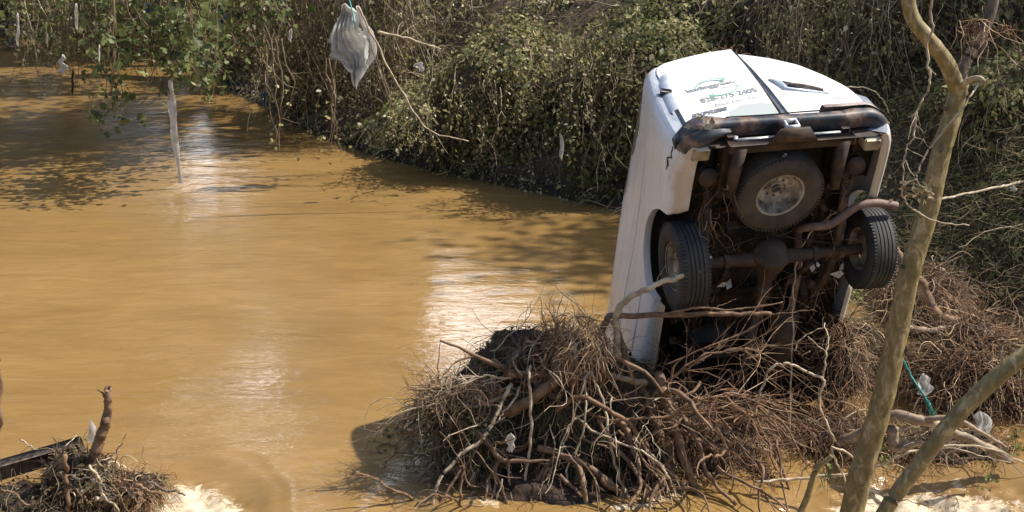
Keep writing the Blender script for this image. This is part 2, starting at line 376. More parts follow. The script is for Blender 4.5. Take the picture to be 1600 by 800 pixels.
def paint_mat():
    m, nt, bs = newmat('white_van_paint')
    tc = nt.nodes.new('ShaderNodeTexCoord'); sx = nt.nodes.new('ShaderNodeSeparateXYZ'); nt.links.new(tc.outputs['Object'], sx.inputs[0])
    n = noise(nt, 2.2, 8, .65, sc=(1, .35, 1)); r = ramp(nt, [(.40, (.80, .81, .82)), (.68, (.68, .67, .65))]); nt.links.new(n.outputs[0], r.inputs[0])
    # silt towards the sill and the nose
    n2 = noise(nt, 5, 8, .7)
    low = mathn(nt, 'ADD', mathn(nt, 'MULTIPLY', mathn(nt, 'SUBTRACT', .54, sx.outputs[2]), 6.0), n2.outputs[0])
    lr = ramp(nt, [(.55, (0, 0, 0)), (1.1, (.8, .8, .8))]); nt.links.new(low, lr.inputs[0])
    c = mix(nt, lr.outputs[0], r.outputs[0], (.42, .34, .24))
    st = mathn(nt, 'MULTIPLY_ADD', sx.outputs[1], .16, n2.outputs[0]); sr = ramp(nt, [(.72, (0, 0, 0)), (1.1, (.5, .5, .5))]); nt.links.new(st, sr.inputs[0])
    c = mix(nt, sr.outputs[0], c, (.52, .43, .33))
    sm = noise(nt, 9, 9, .75, sc=(1, .25, 1.6), dist=.6); smr = ramp(nt, [(.52, (0, 0, 0)), (.70, (.75, .75, .75))]); nt.links.new(sm.outputs[0], smr.inputs[0]); c = mix(nt, smr.outputs[0], c, (.46, .40, .32))
    # peeled paint patches: (y, z) on the flank and (x, z) on the left door
    def patch(a, b, a0, b0, ra, rb, k=.35):
        da = mathn(nt, 'DIVIDE', mathn(nt, 'SUBTRACT', a, a0), ra); db = mathn(nt, 'DIVIDE', mathn(nt, 'SUBTRACT', b, b0), rb)
        d = mathn(nt, 'SQRT', mathn(nt, 'ADD', mathn(nt, 'MULTIPLY', da, da), mathn(nt, 'MULTIPLY', db, db)))
        d = mathn(nt, 'MULTIPLY_ADD', n2.outputs[0], k*2, d); return mathn(nt, 'LESS_THAN', d, 1.0+k)
    left = mathn(nt, 'LESS_THAN', sx.outputs[0], -.5)
    pa = mathn(nt, 'MAXIMUM', patch(sx.outputs[1], sx.outputs[2], -.62, 1.70, .34, .17), patch(sx.outputs[1], sx.outputs[2], -.05, 1.77, .35, .06))
    c = mix(nt, mathn(nt, 'MULTIPLY', pa, left), c, (.17, .155, .13))
    nt.links.new(c, bs.inputs['Base Color']); bs.inputs['Roughness'].default_value = .34; bs.inputs['Coat Weight'].default_value = .25
    bump(nt, bs, noise(nt, 1.3, 2).outputs[0], .35, .03)
    return m
def door_mat():
    m, nt, bs = newmat('white_door_paint')
    tc = nt.nodes.new('ShaderNodeTexCoord'); sx = nt.nodes.new('ShaderNodeSeparateXYZ'); nt.links.new(tc.outputs['Object'], sx.inputs[0])
    n = noise(nt, 2.5, 8, .65); r = ramp(nt, [(.40, (.78, .78, .77)), (.66, (.64, .62, .58))]); nt.links.new(n.outputs[0], r.inputs[0])
    n2 = noise(nt, 6, 6, .6)
    da = mathn(nt, 'DIVIDE', mathn(nt, 'ADD', sx.outputs[0], .19), .24); db = mathn(nt, 'DIVIDE', mathn(nt, 'SUBTRACT', sx.outputs[2], .80), .14)
    d = mathn(nt, 'SQRT', mathn(nt, 'ADD', mathn(nt, 'MULTIPLY', da, da), mathn(nt, 'MULTIPLY', db, db)))
    d = mathn(nt, 'MULTIPLY_ADD', n2.outputs[0], .9, d)
    c = mix(nt, mathn(nt, 'LESS_THAN', d, 1.4), r.outputs[0], (.40, .43, .41))
    nt.links.new(c, bs.inputs['Base Color']); bs.inputs['Roughness'].default_value = .3; bs.inputs['Coat Weight'].default_value = .3
    return m
M['paint'] = paint_mat(); M['door'] = door_mat()
M['rubber'] = simple('muddy_tyre_rubber', [(.016, .017, .019), (.05, .045, .038)], .75, nscale=5, bumps=.3)
M['sparerubber'] = simple('silt_coated_rubber', [(.035, .03, .026), (.09, .07, .05)], .8, nscale=4, bumps=.3)
M['rim'] = simple('silt_coated_steel_rim', [(.35, (.12, .07, .04)), (.5, (.28, .21, .13)), (.65, (.5, .43, .31))], .6, nscale=8, bumps=.3, bd=.004)
M['sparerim'] = simple('grey_silted_steel_rim', [(.35, (.10, .07, .05)), (.5, (.27, .24, .20)), (.65, (.52, .49, .43))], .55, nscale=8, bumps=.3, bd=.004)
M['rust'] = simple('rusty_muddy_steel', [(.3, (.014, .011, .011)), (.5, (.035, .023, .017)), (.7, (.10, .06, .037))], .75, nscale=6, bumps=.5, bd=.006)
M['brownsteel'] = simple('silt_brown_steel', [(.3, (.022, .016, .012)), (.55, (.06, .036, .023)), (.7, (.15, .09, .05))], .75, nscale=5, bumps=.4, bd=.006)
M['floor'] = simple('underbody_floor', [(.35, (.008, .008, .009)), (.65, (.028, .02, .016))], .8, nscale=4, bumps=.4)
M['bump'] = simple('scuffed_dark_bumper', [(.36, (.012, .016, .024)), (.48, (.035, .042, .055)), (.54, (.11, .065, .045)), (.66, (.26, .20, .17))], .5, nscale=6, bumps=.3)
M['bumpcover'] = simple('dusty_mauve_bumper_pad', [(.4, (.16, .10, .09)), (.7, (.40, .32, .29))], .6, nscale=5, bumps=.3)
M['steel'] = simple('bright_steel_and_lit_edge', [(.4, (.45, .45, .45)), (.6, (.7, .7, .7))], .35, .3, nscale=12, bumps=.1)
M['beige'] = simple('beige_silted_plastic', [(.24, .21, .15), (.40, .36, .27)], .6, nscale=8, bumps=.2)
M['seal_shade'] = simple('dark_seal_and_shade', [(.02, .02, .025), (.06, .06, .07)], .6, nscale=10, bumps=.2)
M['jamb'] = simple('blue_grey_door_jamb', [(.16, .18, .22), (.30, .33, .38)], .5, nscale=6, bumps=.2)
M['lamp'] = simple('silvery_lamp_bowl', [(.38, .42, .48), (.60, .64, .70)], .3, .2, nscale=6, bumps=.2)

def xside(z): return np.interp(z, [.44, .50, .62, .9, 1.2, 1.55, 1.78], [.90, .955, .99, 1.0, .985, .935, .875])
def section(y):
    """closed-ish outline left sill -> roof -> right sill, as (x, z)"""
    ra = .50
    zl = .46
    za = .40+math.sqrt(max(ra**2-y*y, 0)) if abs(y) < ra else zl
    zl = max(zl, za)
    if abs(abs(y)-ra) < .03: zl = .50
    f = np.array([0, .06, .15, .32, .52, .75, 1.0])
    zz = zl + f*(1.2-zl)
    sx = float(np.interp(y, [-1.20, -1.17, -1.10, -1.0, -.8], [.925, .955, .982, .995, 1.0]))
    if y > 3.2: sx *= float(np.interp(y, [3.2, 4.1, 4.45], [1, .95, .8]))
    top = float(np.interp(y, [2.6, 2.9, 3.45, 4.25, 4.45], [0, 0, .62, .85, 1.0]))   # hood falls away
    crush = float(np.interp(y, [-1.2, .2, 2.2], [1, .75, 0]))
    L_ = [(-xside(z)*sx, z) for z in zz]
    upL = [(-.96, 1.38), (-.935, 1.55), (-.905, 1.68), (-.86, 1.80), (-.79, 1.88), (-.66, 1.93), (-.5, 1.965), (-.25, 2.0), (0, 2.01)]
    upR = [(.25, 2.0), (.5, 1.965), (.66, 1.93), (.79, 1.88), (.86, 1.80), (.905, 1.68), (.935, 1.55), (.96, 1.38)]
    crR = [(.12, 1.925), (.26, 1.85), (.40, 1.755), (.51, 1.655), (.62, 1.51), (.71, 1.375), (.80, 1.235), (.865, 1.10)]
    R_ = []
    for (a, b), (c, d) in zip(upR, crR): R_.append((a+(c-a)*crush, b+(d-b)*crush))
    zr = zl + f[::-1]*(1.2-zl)
    rr = []
    for z in zr:
        z2 = zl + (z-zl)*(1-crush*.25*(1.2/1.2)); rr.append((xside(z2)*sx - .03*crush*max(0, z-.7)*2, z2))
    pts = np.array(L_ + [(a*sx, b) for a, b in upL] + [(a*sx, b) for a, b in R_] + rr)
    rear = float(np.interp(y, [-1.2, -1.12, -1.0], [.05, .012, 0]))
    full = float(np.interp(y, [-.7, .4, 2.4], [0, .6, 1]))
    k_ = np.arange(len(pts)); lf = (k_ >= 7) & (k_ < 15); pts[lf, 0] -= full*np.array([.0, .02, .045, .07, .09, .08, .05, .02]); pts[lf, 1] += full*.05
    zt = pts[:, 1]; pts[:, 1] = np.where(zt > 1.5, zt - rear*1.0, zt)
    if top > 0:
        zc = np.interp(y, [2.9, 3.45, 4.25, 4.45], [2.01, 1.35, 1.12, .85]); m = pts[:, 1] > .9
        pts[m, 1] = .9 + (pts[m, 1]-.9)*(zc-.9)/(2.01-.9)
    return pts
ysec = np.unique(np.round(np.concatenate([[-1.20, -1.185, -1.17, -1.14, -1.10, -1.05], np.linspace(-1.0, -.56, 9), [-.53, -.5001, -.4999], .5*np.sin(np.linspace(-1.5, 1.5, 33)), [.4999, .5001, .53], np.linspace(.6, 2.6, 17), np.linspace(2.75, 4.45, 16)]), 5))
def y_of(z, y):          # the rear leans forward towards the roof
    return y + (np.interp(z, [.7, 1.2, 1.6, 2.0], [0, .02, .06, .13]) if y < -1.0 else 0)*np.clip((-y-1.0)/.2, 0, 1)
body = MB(); rows = []
for y in ysec:
    s = section(y); rows.append(np.stack([s[:, 0], np.array([y_of(z, y) for z in s[:, 1]]), s[:, 1]], -1))
rows = np.array(rows); ns, nk = rows.shape[:2]
# small dents
dn = lumps(rows, 2.3, 21)*.02; rows[..., 0] += np.sign(rows[..., 0])*dn*(rows[..., 2] > .6)
ix = np.arange(ns*nk).reshape(ns, nk)
qd = np.stack([ix[:-1, :-1], ix[:-1, 1:], ix[1:, 1:], ix[1:, :-1]], -1).reshape(-1, 4)
body.add(rows.reshape(-1, 3), quads=qd[:, ::-1])
# returns of the sills and the arches, turned in under the body
for side in (0, -1):
    e = rows[:, side]; sg = 1 if side == 0 else -1
    w1 = e + np.array([sg*.035, 0, -.012]); w2 = w1 + np.array([sg*(.10 if side == 0 else .03), 0, .03])*np.where(e[:, 1:2] < -.4, 1, .25)
    inside = np.abs(e[:, 1]) < .5
    w1[inside] = e[inside] + np.array([sg*.03, 0, 0]); w2[inside] = w1[inside] + np.array([sg*.04, 0, .02])
    V = np.stack([e, w1, w2], 1).reshape(-1, 3); i3 = np.arange(ns*3).reshape(ns, 3)
    q3 = np.stack([i3[:-1, :-1], i3[:-1, 1:], i3[1:, 1:], i3[1:, :-1]], -1).reshape(-1, 4)
    body.add(V, quads=q3 if side == -1 else q3[:, ::-1])
bo = body.build('body', M['paint'], van, smooth=True)
# rear frame round the doors and the front closing panel
cap = MB(); r0 = rows[0]; cc = r0.mean(0)*np.array([1, 1, 1]); inner = r0*.0 + (r0-cc)*np.array([.80, 1, .84])+cc; inner[:, 1] += .03
V = np.concatenate([r0, inner]); k = np.arange(nk-1)
cap.add(V, quads=np.stack([k, k+nk, k+nk+1, k+1], -1))
cap.build('door_frame', M['jamb'], van); cap = MB()
cap.add(np.array([[-.86, -1.185, .70], [.86, -1.185, .70], [.86, -1.175, .46], [-.86, -1.175, .46]]), quads=[[0, 1, 2, 3]])
cap.build('rear_valance', M['rust'], van)
blk = MB(); blk.add(inner + np.array([0, .06, 0]), ngons=[list(range(nk))]); blk.build('cargo_bay_shadow_panel'.replace('shadow_', ''), M['seal_shade'], van)  # dark panel painted to stand for the shade inside the cargo bay
fr = MB(); fr.add(rows[-1], ngons=[list(range(nk))]); fr.build('front_panel', M['paint'], van)
# crease along the flank
cr = MB()
for zc in (1.16, .74):
    yy = np.linspace(-1.05, 3.2, 40) if zc > 1 else np.linspace(.6, 3.2, 20)
    P = np.stack([-np.interp(yy, ysec, [np.interp(zc, s[:7, 2], -s[:7, 0]) for s in rows])-.001, yy, np.full(len(yy), zc)], -1)
    tubes(cr, P, np.full(len(yy), .006), 6)
cr.build('body_crease', M['paint'], van, smooth=True)

def ydoor(x, z): return -1.215 + np.interp(z, [.7, 1.2, 1.6, 2.0], [0, .025, .07, .14]) - .03*(1-(np.asarray(x)/.82)**2)
def ztop_l(a): return np.interp(a, [0, .25, .5, .68, .74, .78, .80], [1.965, 1.955, 1.905, 1.855, 1.81, 1.74, 1.66])
def ztop_r(a): return np.interp(a, [0, .1, .3, .49, .60, .67, .75, .80, .83], [1.94, 1.91, 1.80, 1.645, 1.50, 1.40, 1.25, 1.14, 1.0])
def door(sign, a0, a1, ztop, ops):
    nu, nv = 46, 60; u = np.linspace(0, 1, nu); v = np.linspace(0, 1, nv)
    A, Vv = np.meshgrid(a0+(a1-a0)*u, v)
    if sign > 0: A = A + .055*(1-Vv)*(1-(A-a0)/(a1-a0))
    Zt = ztop(A); z = .735 + Vv*(Zt-.735)
    x = sign*A; y = ydoor(x, z)
    # pressed window panel
    fu = (A-a0)/(a1-a0); zl = (z-1.30)/.05
    inn = np.clip((fu-.10)/.03, 0, 1)*np.clip((.92-fu)/.03, 0, 1)*np.clip(zl, 0, 1)*np.clip((Zt-.10-z)/.03, 0, 1)
    y = y + .010*inn
    x_, y_, z_ = x.ravel(), y.ravel(), z.ravel()
    V = np.stack([x_, y_, z_], -1); i = np.arange(nu*nv).reshape(nv, nu)
    q = np.stack([i[:-1, :-1], i[:-1, 1:], i[1:, 1:], i[1:, :-1]], -1).reshape(-1, 4)
    mb = MB(); mb.add(V, quads=q if sign > 0 else q[:, ::-1])
    rim = np.concatenate([i[0, :], i[1:, -1], i[-1, -2::-1], i[-2:0:-1, 0]])
    rv = V[rim]; r1 = rv + (V.mean(0)-rv)*.012 + np.array([0, .008, 0]); r2 = r1 + np.array([0, .042, 0]); n = len(rim)
    VV = np.concatenate([rv, r1, r2]); k = np.arange(n); k2 = (k+1) % n
    qs = np.concatenate([np.stack([k, k+n, k2+n, k2], -1), np.stack([k+n, k+2*n, k2+2*n, k2+n], -1)])
    mb.add(VV, quads=qs if sign < 0 else qs[:, ::-1])
    return mb
AJ = math.radians(3.0)
doorL = door(-1, .015, .80, ztop_l, None)
# the left door has sprung a little on its hinge
def ajar(V):
    V = np.array(V, float); h = np.array([-.80, -1.20]); dx = V[:, 0]-h[0]; dy = V[:, 1]-h[1]
    V[:, 0] = h[0]+dx*math.cos(AJ)+dy*math.sin(AJ); V[:, 1] = h[1]-dx*math.sin(AJ)+dy*math.cos(AJ); return V
doorL.v = [ajar(v) for v in doorL.v]
dl = tag(doorL.build('rear_door', M['door'], van, smooth=False), 'left rear door with green swirl logo, slightly sprung')
doorR = door(1, .045, .83, ztop_r, None); dr = tag(doorR.build('rear_door', M['door'], van), 'right rear door with the plate recess')
for o in (dl, dr):
    for p_ in o.data.polygons: p_.use_smooth = True
    o.data.set_sharp_from_angle(angle=math.radians(40))
# jamb strip seen in the gap between the doors
jb = MB(); zz = np.linspace(.74, 1.93, 16)
jb.add(np.concatenate([np.stack([np.linspace(.045, .02, 16), ydoor(0, zz)+.035, zz], -1), np.stack([np.linspace(.10, .045, 16), ydoor(0, zz)+.012, zz], -1)]), quads=[[k, k+16, k+17, k+1] for k in range(15)])
jb.build('door_jamb', M['jamb'], van)
# seal on the edge of the right door
tb = MB(); tubes(tb, np.stack([np.linspace(.045, .02, 16), ydoor(0, zz)+.02, zz], -1), np.full(16, .014), 6); tb.build('door_seal', M['seal_shade'], van)

# writing on the doors
def wtext(txt, size, x, z, ang, sign, col, parent, name, shear=0., wide=1., ext=.0):
    cu = bpy.data.curves.new(name, 'FONT'); cu.body = txt; cu.size = size; cu.shear = shear; cu.offset = ext
    ob = bpy.data.objects.new(name, cu); COL.objects.link(ob)
    dg = bpy.context.evaluated_depsgraph_get(); me = bpy.data.meshes.new_from_object(ob.evaluated_get(dg)); bpy.data.objects.remove(ob)
    n = len(me.vertices); co = np.zeros(n*3); me.vertices.foreach_get('co', co); co = co.reshape(-1, 3)
    X_ = co[:, 0]*wide; Z_ = co[:, 1]; ca, sa = math.cos(ang), math.sin(ang)
    xx = x + X_*ca - Z_*sa; z2 = z + X_*sa + Z_*ca
    V = np.stack([xx, ydoor(xx, z2)-.004, z2], -1)
    if sign < 0: V = ajar(V)
    me.vertices.foreach_set('co', V.astype(np.float32).ravel()); me.materials.clear(); me.materials.append(col)
    o = bpy.data.objects.new(name, me); COL.objects.link(o); o.parent = parent; return o
M['inkgrey'] = simple('faded_grey_vinyl', [(.17, .18, .19), (.28, .29, .30)], .5, nscale=20, bumps=0)
M['inkpale'] = simple('faded_pale_vinyl', [(.30, .30, .30), (.42, .42, .42)], .5, nscale=20, bumps=0)
M['inkgreen'] = simple('faded_green_vinyl', [(.13, .34, .26), (.26, .44, .37)], .5, nscale=15, bumps=0)
M['badge'] = simple('dark_chrome_badge', [(.05, .05, .055), (.35, .35, .36)], .35, .3, nscale=60, bumps=0)
wtext('leadinggreen', .09, -.655, 1.235, .14, -1, M['inkgrey'], dl, 'lettering', wide=1.0, ext=.002)
wtext('Remodeling', .050, -.33, 1.215, .14, -1, M['inkpale'], dl, 'lettering')
wtext('828-275 2405', .095, -.585, 1.045, .11, -1, M['inkgrey'], dl, 'lettering', wide=.98, ext=.002)
wtext('Black Mtn., NC', .066, -.50, .955, .11, -1, M['inkpale'], dl, 'lettering', shear=.3)
wtext('EXPRESS', .068, -.735, .845, .11, -1, M['badge'], dl, 'badge', shear=.35, wide=1.25, ext=.004)
wtext('H3502', .058, .545, .985, -.22, 1, M['inkgrey'], dr, 'badge', shear=.1, wide=1.0)
def arc(cx, cz, rx, rz, a0, a1):
    mb = MB(); t = np.radians(np.linspace(a0, a1, 24)); w_ = np.linspace(.004, .010, 24)
    def V(r, tt): x = cx+(rx+r)*np.cos(tt); z = cz+(rz+r)*np.sin(tt)+.09*(x-cx); return np.stack([x, ydoor(x, z)-.004, z], -1)
    a = V(-w_, t); b = V(w_, t); mb.add(ajar(np.concatenate([a, b])), quads=[[k, k+1, k+25, k+24] for k in range(23)])
    e = t[-1]; dt = .28*(1 if a1 > a0 else -1); h = np.concatenate([V(np.array([-.040]), np.array([e])), V(np.array([.040]), np.array([e])), V(np.array([0.]), np.array([e+dt]))])
    mb.add(ajar(h), tris=[[0, 1, 2]]); return mb
arc(-.40, 1.275, .165, .135, 165, 52).build('logo_arrow', M['inkgreen'], dl)
arc(-.37, 1.245, .165, .125, -8, -122).build('logo_arrow', M['inkgreen'], dl)

def box(mb, c, s, rot=None, bev=.0, tint=.5):
    c = np.array(c, float); s = np.array(s, float)/2; b = min(bev, s.min()*.9)
    if b <= 0:
        V = np.array([[x, y, z] for x in (-1, 1) for y in (-1, 1) for z in (-1, 1)])*s
        Q = [[0, 1, 3, 2], [4, 6, 7, 5], [0, 4, 5, 1], [2, 3, 7, 6], [0, 2, 6, 4], [1, 5, 7, 3]]
        if rot is not None: V = V@np.array(rot).T
        mb.add(V+c, quads=Q, tint=tint); return
    V = []; ids = {}
    for x in (-1, 1):
        for y in (-1, 1):
            for z in (-1, 1):
                for ax in range(3):
                    p = np.array([x, y, z])*s; 
                    for k in range(3):
                        if k != ax: p[k] -= np.sign(p[k])*b
                    ids[(x, y, z, ax)] = len(V); V.append(p)
    V = np.array(V); ng = []
    for ax in range(3):
        o1, o2 = [k for k in range(3) if k != ax]
        for sgn in (-1, 1):
            f = []
            for a_, b_ in ((-1, -1), (1, -1), (1, 1), (-1, 1)):
                k = [0, 0, 0]; k[ax] = sgn; k[o1] = a_; k[o2] = b_; f.append(ids[(*k, ax)])
            ng.append(f)
    for a_, b_ in ((0, 1), (0, 2), (1, 2)):
        c_ = 3-a_-b_
        for s1 in (-1, 1):
            for s2 in (-1, 1):
                f = []
                for s3, first in ((-1, a_), (-1, b_), (1, b_), (1, a_)):
                    k = [0, 0, 0]; k[a_] = s1; k[b_] = s2; k[c_] = s3; f.append(ids[(*k, first)])
                ng.append(f)
    for x in (-1, 1):
        for y in (-1, 1):
            for z in (-1, 1): ng.append([ids[(x, y, z, k)] for k in range(3)])
    if rot is not None: V = V@np.array(rot).T
    mb.add(V+c, ngons=ng, tint=tint)
def lathe(mb, prof, c, ax, n=40, tint=.5):
    """prof: (radius, along-axis)"""
    prof = np.array(prof); a = np.arange(n)*2*np.pi/n; ax = norm(np.array(ax, float)); u = norm(np.cross(ax, [.12, .99, .1] if abs(ax[1]) < .8 else [1, 0, 0])); v = np.cross(ax, u)
    V = np.array(c)+prof[:, None, 1:2]*ax + prof[:, None, 0:1]*(np.cos(a)[None, :, None]*u+np.sin(a)[None, :, None]*v)
    K = len(prof); i = np.arange(K*n).reshape(K, n); j = (np.arange(n)+1) % n
    mb.add(V.reshape(-1, 3), quads=np.stack([i[:-1], i[:-1][:, j], i[1:][:, j], i[1:]], -1).reshape(-1, 4), tint=tint)
def rotx(a): return np.array([[1, 0, 0], [0, math.cos(a), -math.sin(a)], [0, math.sin(a), math.cos(a)]])
def roty(a): return np.array([[math.cos(a), 0, math.sin(a)], [0, 1, 0], [-math.sin(a), 0, math.cos(a)]])
def rotz(a): return np.array([[math.cos(a), -math.sin(a), 0], [math.sin(a), math.cos(a), 0], [0, 0, 1]])

# recess and handle on the right door
o = MB(); zr = 1.235; ang = -.30; Rr = roty(-ang*0)@roty(.33)
def dpt(x, z, off): return np.array([x, float(ydoor(x, z))-off, z])
cx, cz = .34, 1.21
quad = [(.125, 1.365), (.50, 1.155), (.575, 1.065), (.19, 1.165)]
ins = [(.225, 1.305), (.485, 1.155), (.545, 1.085), (.235, 1.185)]
V = np.array([dpt(x, z, .016) for x, z in quad] + [dpt(x, z, .014) for x, z in ins]); V2 = np.array([dpt(x, z, -.004) for x, z in quad])
o.add(np.concatenate([V, V2]), quads=[[0, 1, 5, 4], [1, 2, 6, 5], [2, 3, 7, 6], [3, 0, 4, 7], [0, 8, 9, 1], [1, 9, 10, 2], [2, 10, 11, 3], [3, 11, 8, 0]])
pr = o.build('plate_recess', M['lamp'], dr)
o = MB(); o.add(np.array([dpt(x, z, .006) for x, z in ins]), quads=[[0, 1, 2, 3]]); o.build('recess_back', M['seal_shade'], pr)
o = MB(); a_, b_ = dpt(.26, 1.235, .02), dpt(.53, 1.105, .02); tubes(o, spline([a_, (a_+b_)/2-[0, .01, 0], b_], 10), np.full(10, .014), 8, cap=True); o.build('handle', M['bump'], dr, smooth=True)
o = MB()
for z_ in (1.62, ): 
    p_ = dpt(.03, z_, .02); box(o, p_, (.05, .03, .07), bev=.01)
# left rear lamp housing, cracked
for nm, z0, z1 in (('lamp_housing', 1.30, 1.60), ('lamp_housing', .98, 1.275)):
    mb = MB(); zz = np.linspace(z0, z1, 8); aa = np.linspace(0, 1, 6); vv = []
    for z_ in zz:
        for a_ in aa:
            x_ = -.81-.115*a_ + .02*(z_ > 1.5); y_ = -1.235+.10*a_**2+np.interp(z_, [.7, 1.2, 1.6, 2.0], [0, .02, .06, .13]); vv.append((x_*(xside(z_)/1.0), y_-.004, z_))
    i_ = np.arange(48).reshape(8, 6); mb.add(np.array(vv), quads=np.stack([i_[:-1, :-1], i_[:-1, 1:], i_[1:, 1:], i_[1:, :-1]], -1).reshape(-1, 4)); mb.build(nm, M['lamp'], van, smooth=True)
mb = MB(); box(mb, (-.83, -1.195, 1.285), (.10, .05, .05), roty(.35), .006); mb.build('lamp_bracket', M['bump'], van)

# bumper: a bar wrapping forward at both ends
def bumper():
    mb = MB(); n = 44; t = np.linspace(-1, 1, n); R_ = np.random.default_rng(4)
    X_ = .955*np.sign(t)*np.abs(t)**.85; Yc = -1.315 + .17*np.clip((np.abs(t)-.72)/.28, 0, 1)**1.8
    drop = -.012*np.sin(t*5) - .02*np.clip(-t-.3, 0, 1)
    prof = np.array([(.10, .20), (.03, .215), (-.012, .20), (-.03, .15), (-.032, .06), (-.02, .015), (.02, 0), (.10, 0)])   # (forward, up)
    V = []
    for k in range(n):
        h = (1-.55*np.clip((np.abs(t[k])-.86)/.14, 0, 1))*(1+.18*np.clip((np.abs(t[k])-.6)/.3, 0, 1))
        for f_, u_ in prof: V.append((X_[k]*(1-.1*f_), Yc[k]+f_+drop[k]*.5, .55+(u_*(.50+.30*np.clip((abs(t[k])-.45)/.2, 0, 1)))*h+drop[k]-.02*np.clip(abs(t[k])*2-1.2, 0, 1)+.06*np.clip((abs(t[k])-.86)/.14, 0, 1)+(0.0)))
    V = np.array(V); V += .007*lumps(V, 7, 3)[:, None]; K = len(prof); i = np.arange(n*K).reshape(n, K)
    mb.add(V, quads=np.stack([i[:-1, :-1], i[1:, :-1], i[1:, 1:], i[:-1, 1:]], -1).reshape(-1, 4), ngons=[list(i[0, ::-1]), list(i[-1])])
    return mb
bp = bumper().build('bumper', M['bump'], van, smooth=True)
mb = MB(); n = 16; xx = np.linspace(.34, .94, n); Yc = -1.335+.17*np.clip((xx/.955-.72)/.28, 0, 1)**1.8
V = []
for x_, y_ in zip(xx, Yc):
    for f_, u_ in ((.12, .225), (.03, .235), (-.02, .215), (-.035, .15)): V.append((x_, y_+f_, .50+u_))
V = np.array(V); V += .006*lumps(V, 9, 31)[:, None]; i = np.arange(n*4).reshape(n, 4)
mb.add(V, quads=np.stack([i[:-1, :-1], i[1:, :-1], i[1:, 1:], i[:-1, 1:]], -1).reshape(-1, 4)); tag(mb.build('bumper_pad', M['bumpcover'], bp, smooth=True), 'dusty reddish pad on the right end of the bumper')
mb = MB(); xx = np.linspace(-.52, .34, 14); V = []
for x_ in xx:
    for f_, u_ in ((.0, .214), (-.016, .206), (-.036, .185)): V.append((x_, -1.318+f_, .454+u_+.004*math.sin(x_*9)))
i = np.arange(14*3).reshape(14, 3); mb.add(np.array(V), quads=np.stack([i[:-1, :-1], i[1:, :-1], i[1:, 1:], i[:-1, 1:]], -1).reshape(-1, 4)); mb.build('sunlit_edge', M['steel'], bp)  # bright strip paints the sunlit top edge of the bumper
# the dark cap wrapping under the left end of the bumper
mb = MB(); o_ = spline([(-.95, -1.14, .60), (-.94, -1.20, .53), (-.88, -1.29, .52), (-.76, -1.325, .515), (-.62, -1.325, .52), (-.52, -1.31, .53)], 16); i_ = spline([(-.94, -1.12, .57), (-.86, -1.08, .50), (-.78, -1.11, .49), (-.70, -1.17, .50), (-.60, -1.25, .52), (-.52, -1.30, .535)], 16)
u_ = np.linspace(0, 1, 6)[None, :, None]; V = o_[:, None]*(1-u_)+i_[:, None]*u_; V[..., 2] -= .05*np.sin(u_[..., 0]*math.pi); i = np.arange(96).reshape(16, 6)
mb.add(V.reshape(-1, 3), quads=np.stack([i[:-1, :-1], i[:-1, 1:], i[1:, 1:], i[1:, :-1]], -1).reshape(-1, 4)); mb.build('bumper_end_cap', M['bump'], bp, smooth=True)
# torn beige piece in the left bumper end
mb = MB(); R_ = np.random.default_rng(9)
for k in range(7):
    c_ = np.array([-.80+.05*k*.6-.05, -1.355+.02*R_.normal(), .53+.025*R_.normal()]); leaves(mb, R_, np.array([c_]), .09, np.array([[0, -.6, -.8]]), jit=.3)
mb.build('torn_foam', M['beige'], bp)

# hitch: cross tube, receiver, plate
h = MB(); box(h, (0, -1.19, .435), (1.10, .085, .085), bev=.006); h = h.build('hitch_bar', M['rust'], van)
mb = MB(); box(mb, (-.30, -1.238, .47), (.33, .012, .022)); box(mb, (-.475, -1.245, .485), (.03, .012, .05), roty(.5)); mb.build('lit_edge_strip', M['steel'], h)  # bright strips paint sunlight along the edges of the hitch bar
mb = MB(); box(mb, (.30, -1.238, .47), (.27, .012, .022)); mb.build('lit_edge_strip', M['steel'], h)
mb = MB()
for (x_, z_, sx_, sz_) in ((0, .075, .115, .016), (0, -.018, .115, .016), (-.05, .028, .016, .08), (.05, .028, .016, .08)): box(mb, (x_-.02, -1.35, .44+z_), (sx_, .05, sz_))
mb.build('receiver', M['steel'], h)
mb = MB(); box(mb, (-.02, -1.27, .468), (.085, .12, .075)); V = np.array([(-.22, -1.24, .43), (.20, -1.24, .43), (.12, -1.36, .44), (-.13, -1.36, .44)]); V = np.concatenate([V+[0, 0, -.006], V+[0, 0, .02]])
mb.add(V-[0, 0, .05], quads=[[0, 3, 2, 1], [4, 5, 6, 7], [0, 1, 5, 4], [1, 2, 6, 5], [2, 3, 7, 6], [3, 0, 4, 7]]); mb.build('hitch_plate', M['brownsteel'], h)

# frame rails, cross members, floor, wheel houses
for s in (-1, 1):
    mb = MB(); yy = [-1.24, -.62, -.45, .45, .65, 4.2]; zz_ = [.58, .60, .72, .72, .58, .56]
    for k in range(5):
        a = np.array([s*.50, yy[k], zz_[k]]); b = np.array([s*.50, yy[k+1], zz_[k+1]]); L_ = np.linalg.norm(b-a); an = math.atan2(b[2]-a[2], b[1]-a[1])
        box(mb, (a+b)/2, (.075, L_+.02, .15), rotx(an), .006)
    mb.build('frame_rail', M['rust'], van)
mb = MB(); V = np.array([(-.50, -1.20, .50), (-.40, -1.20, .50), (-.44, -.70, .50), (-.50, -.70, .50)])
V = np.concatenate([V+[0, 0, -.12], V]); mb.add(V, quads=[[0, 3, 2, 1], [4, 5, 6, 7], [0, 1, 5, 4], [1, 2, 6, 5], [2, 3, 7, 6], [3, 0, 4, 7]]); mb.build('hitch_arm', M['rust'], van)
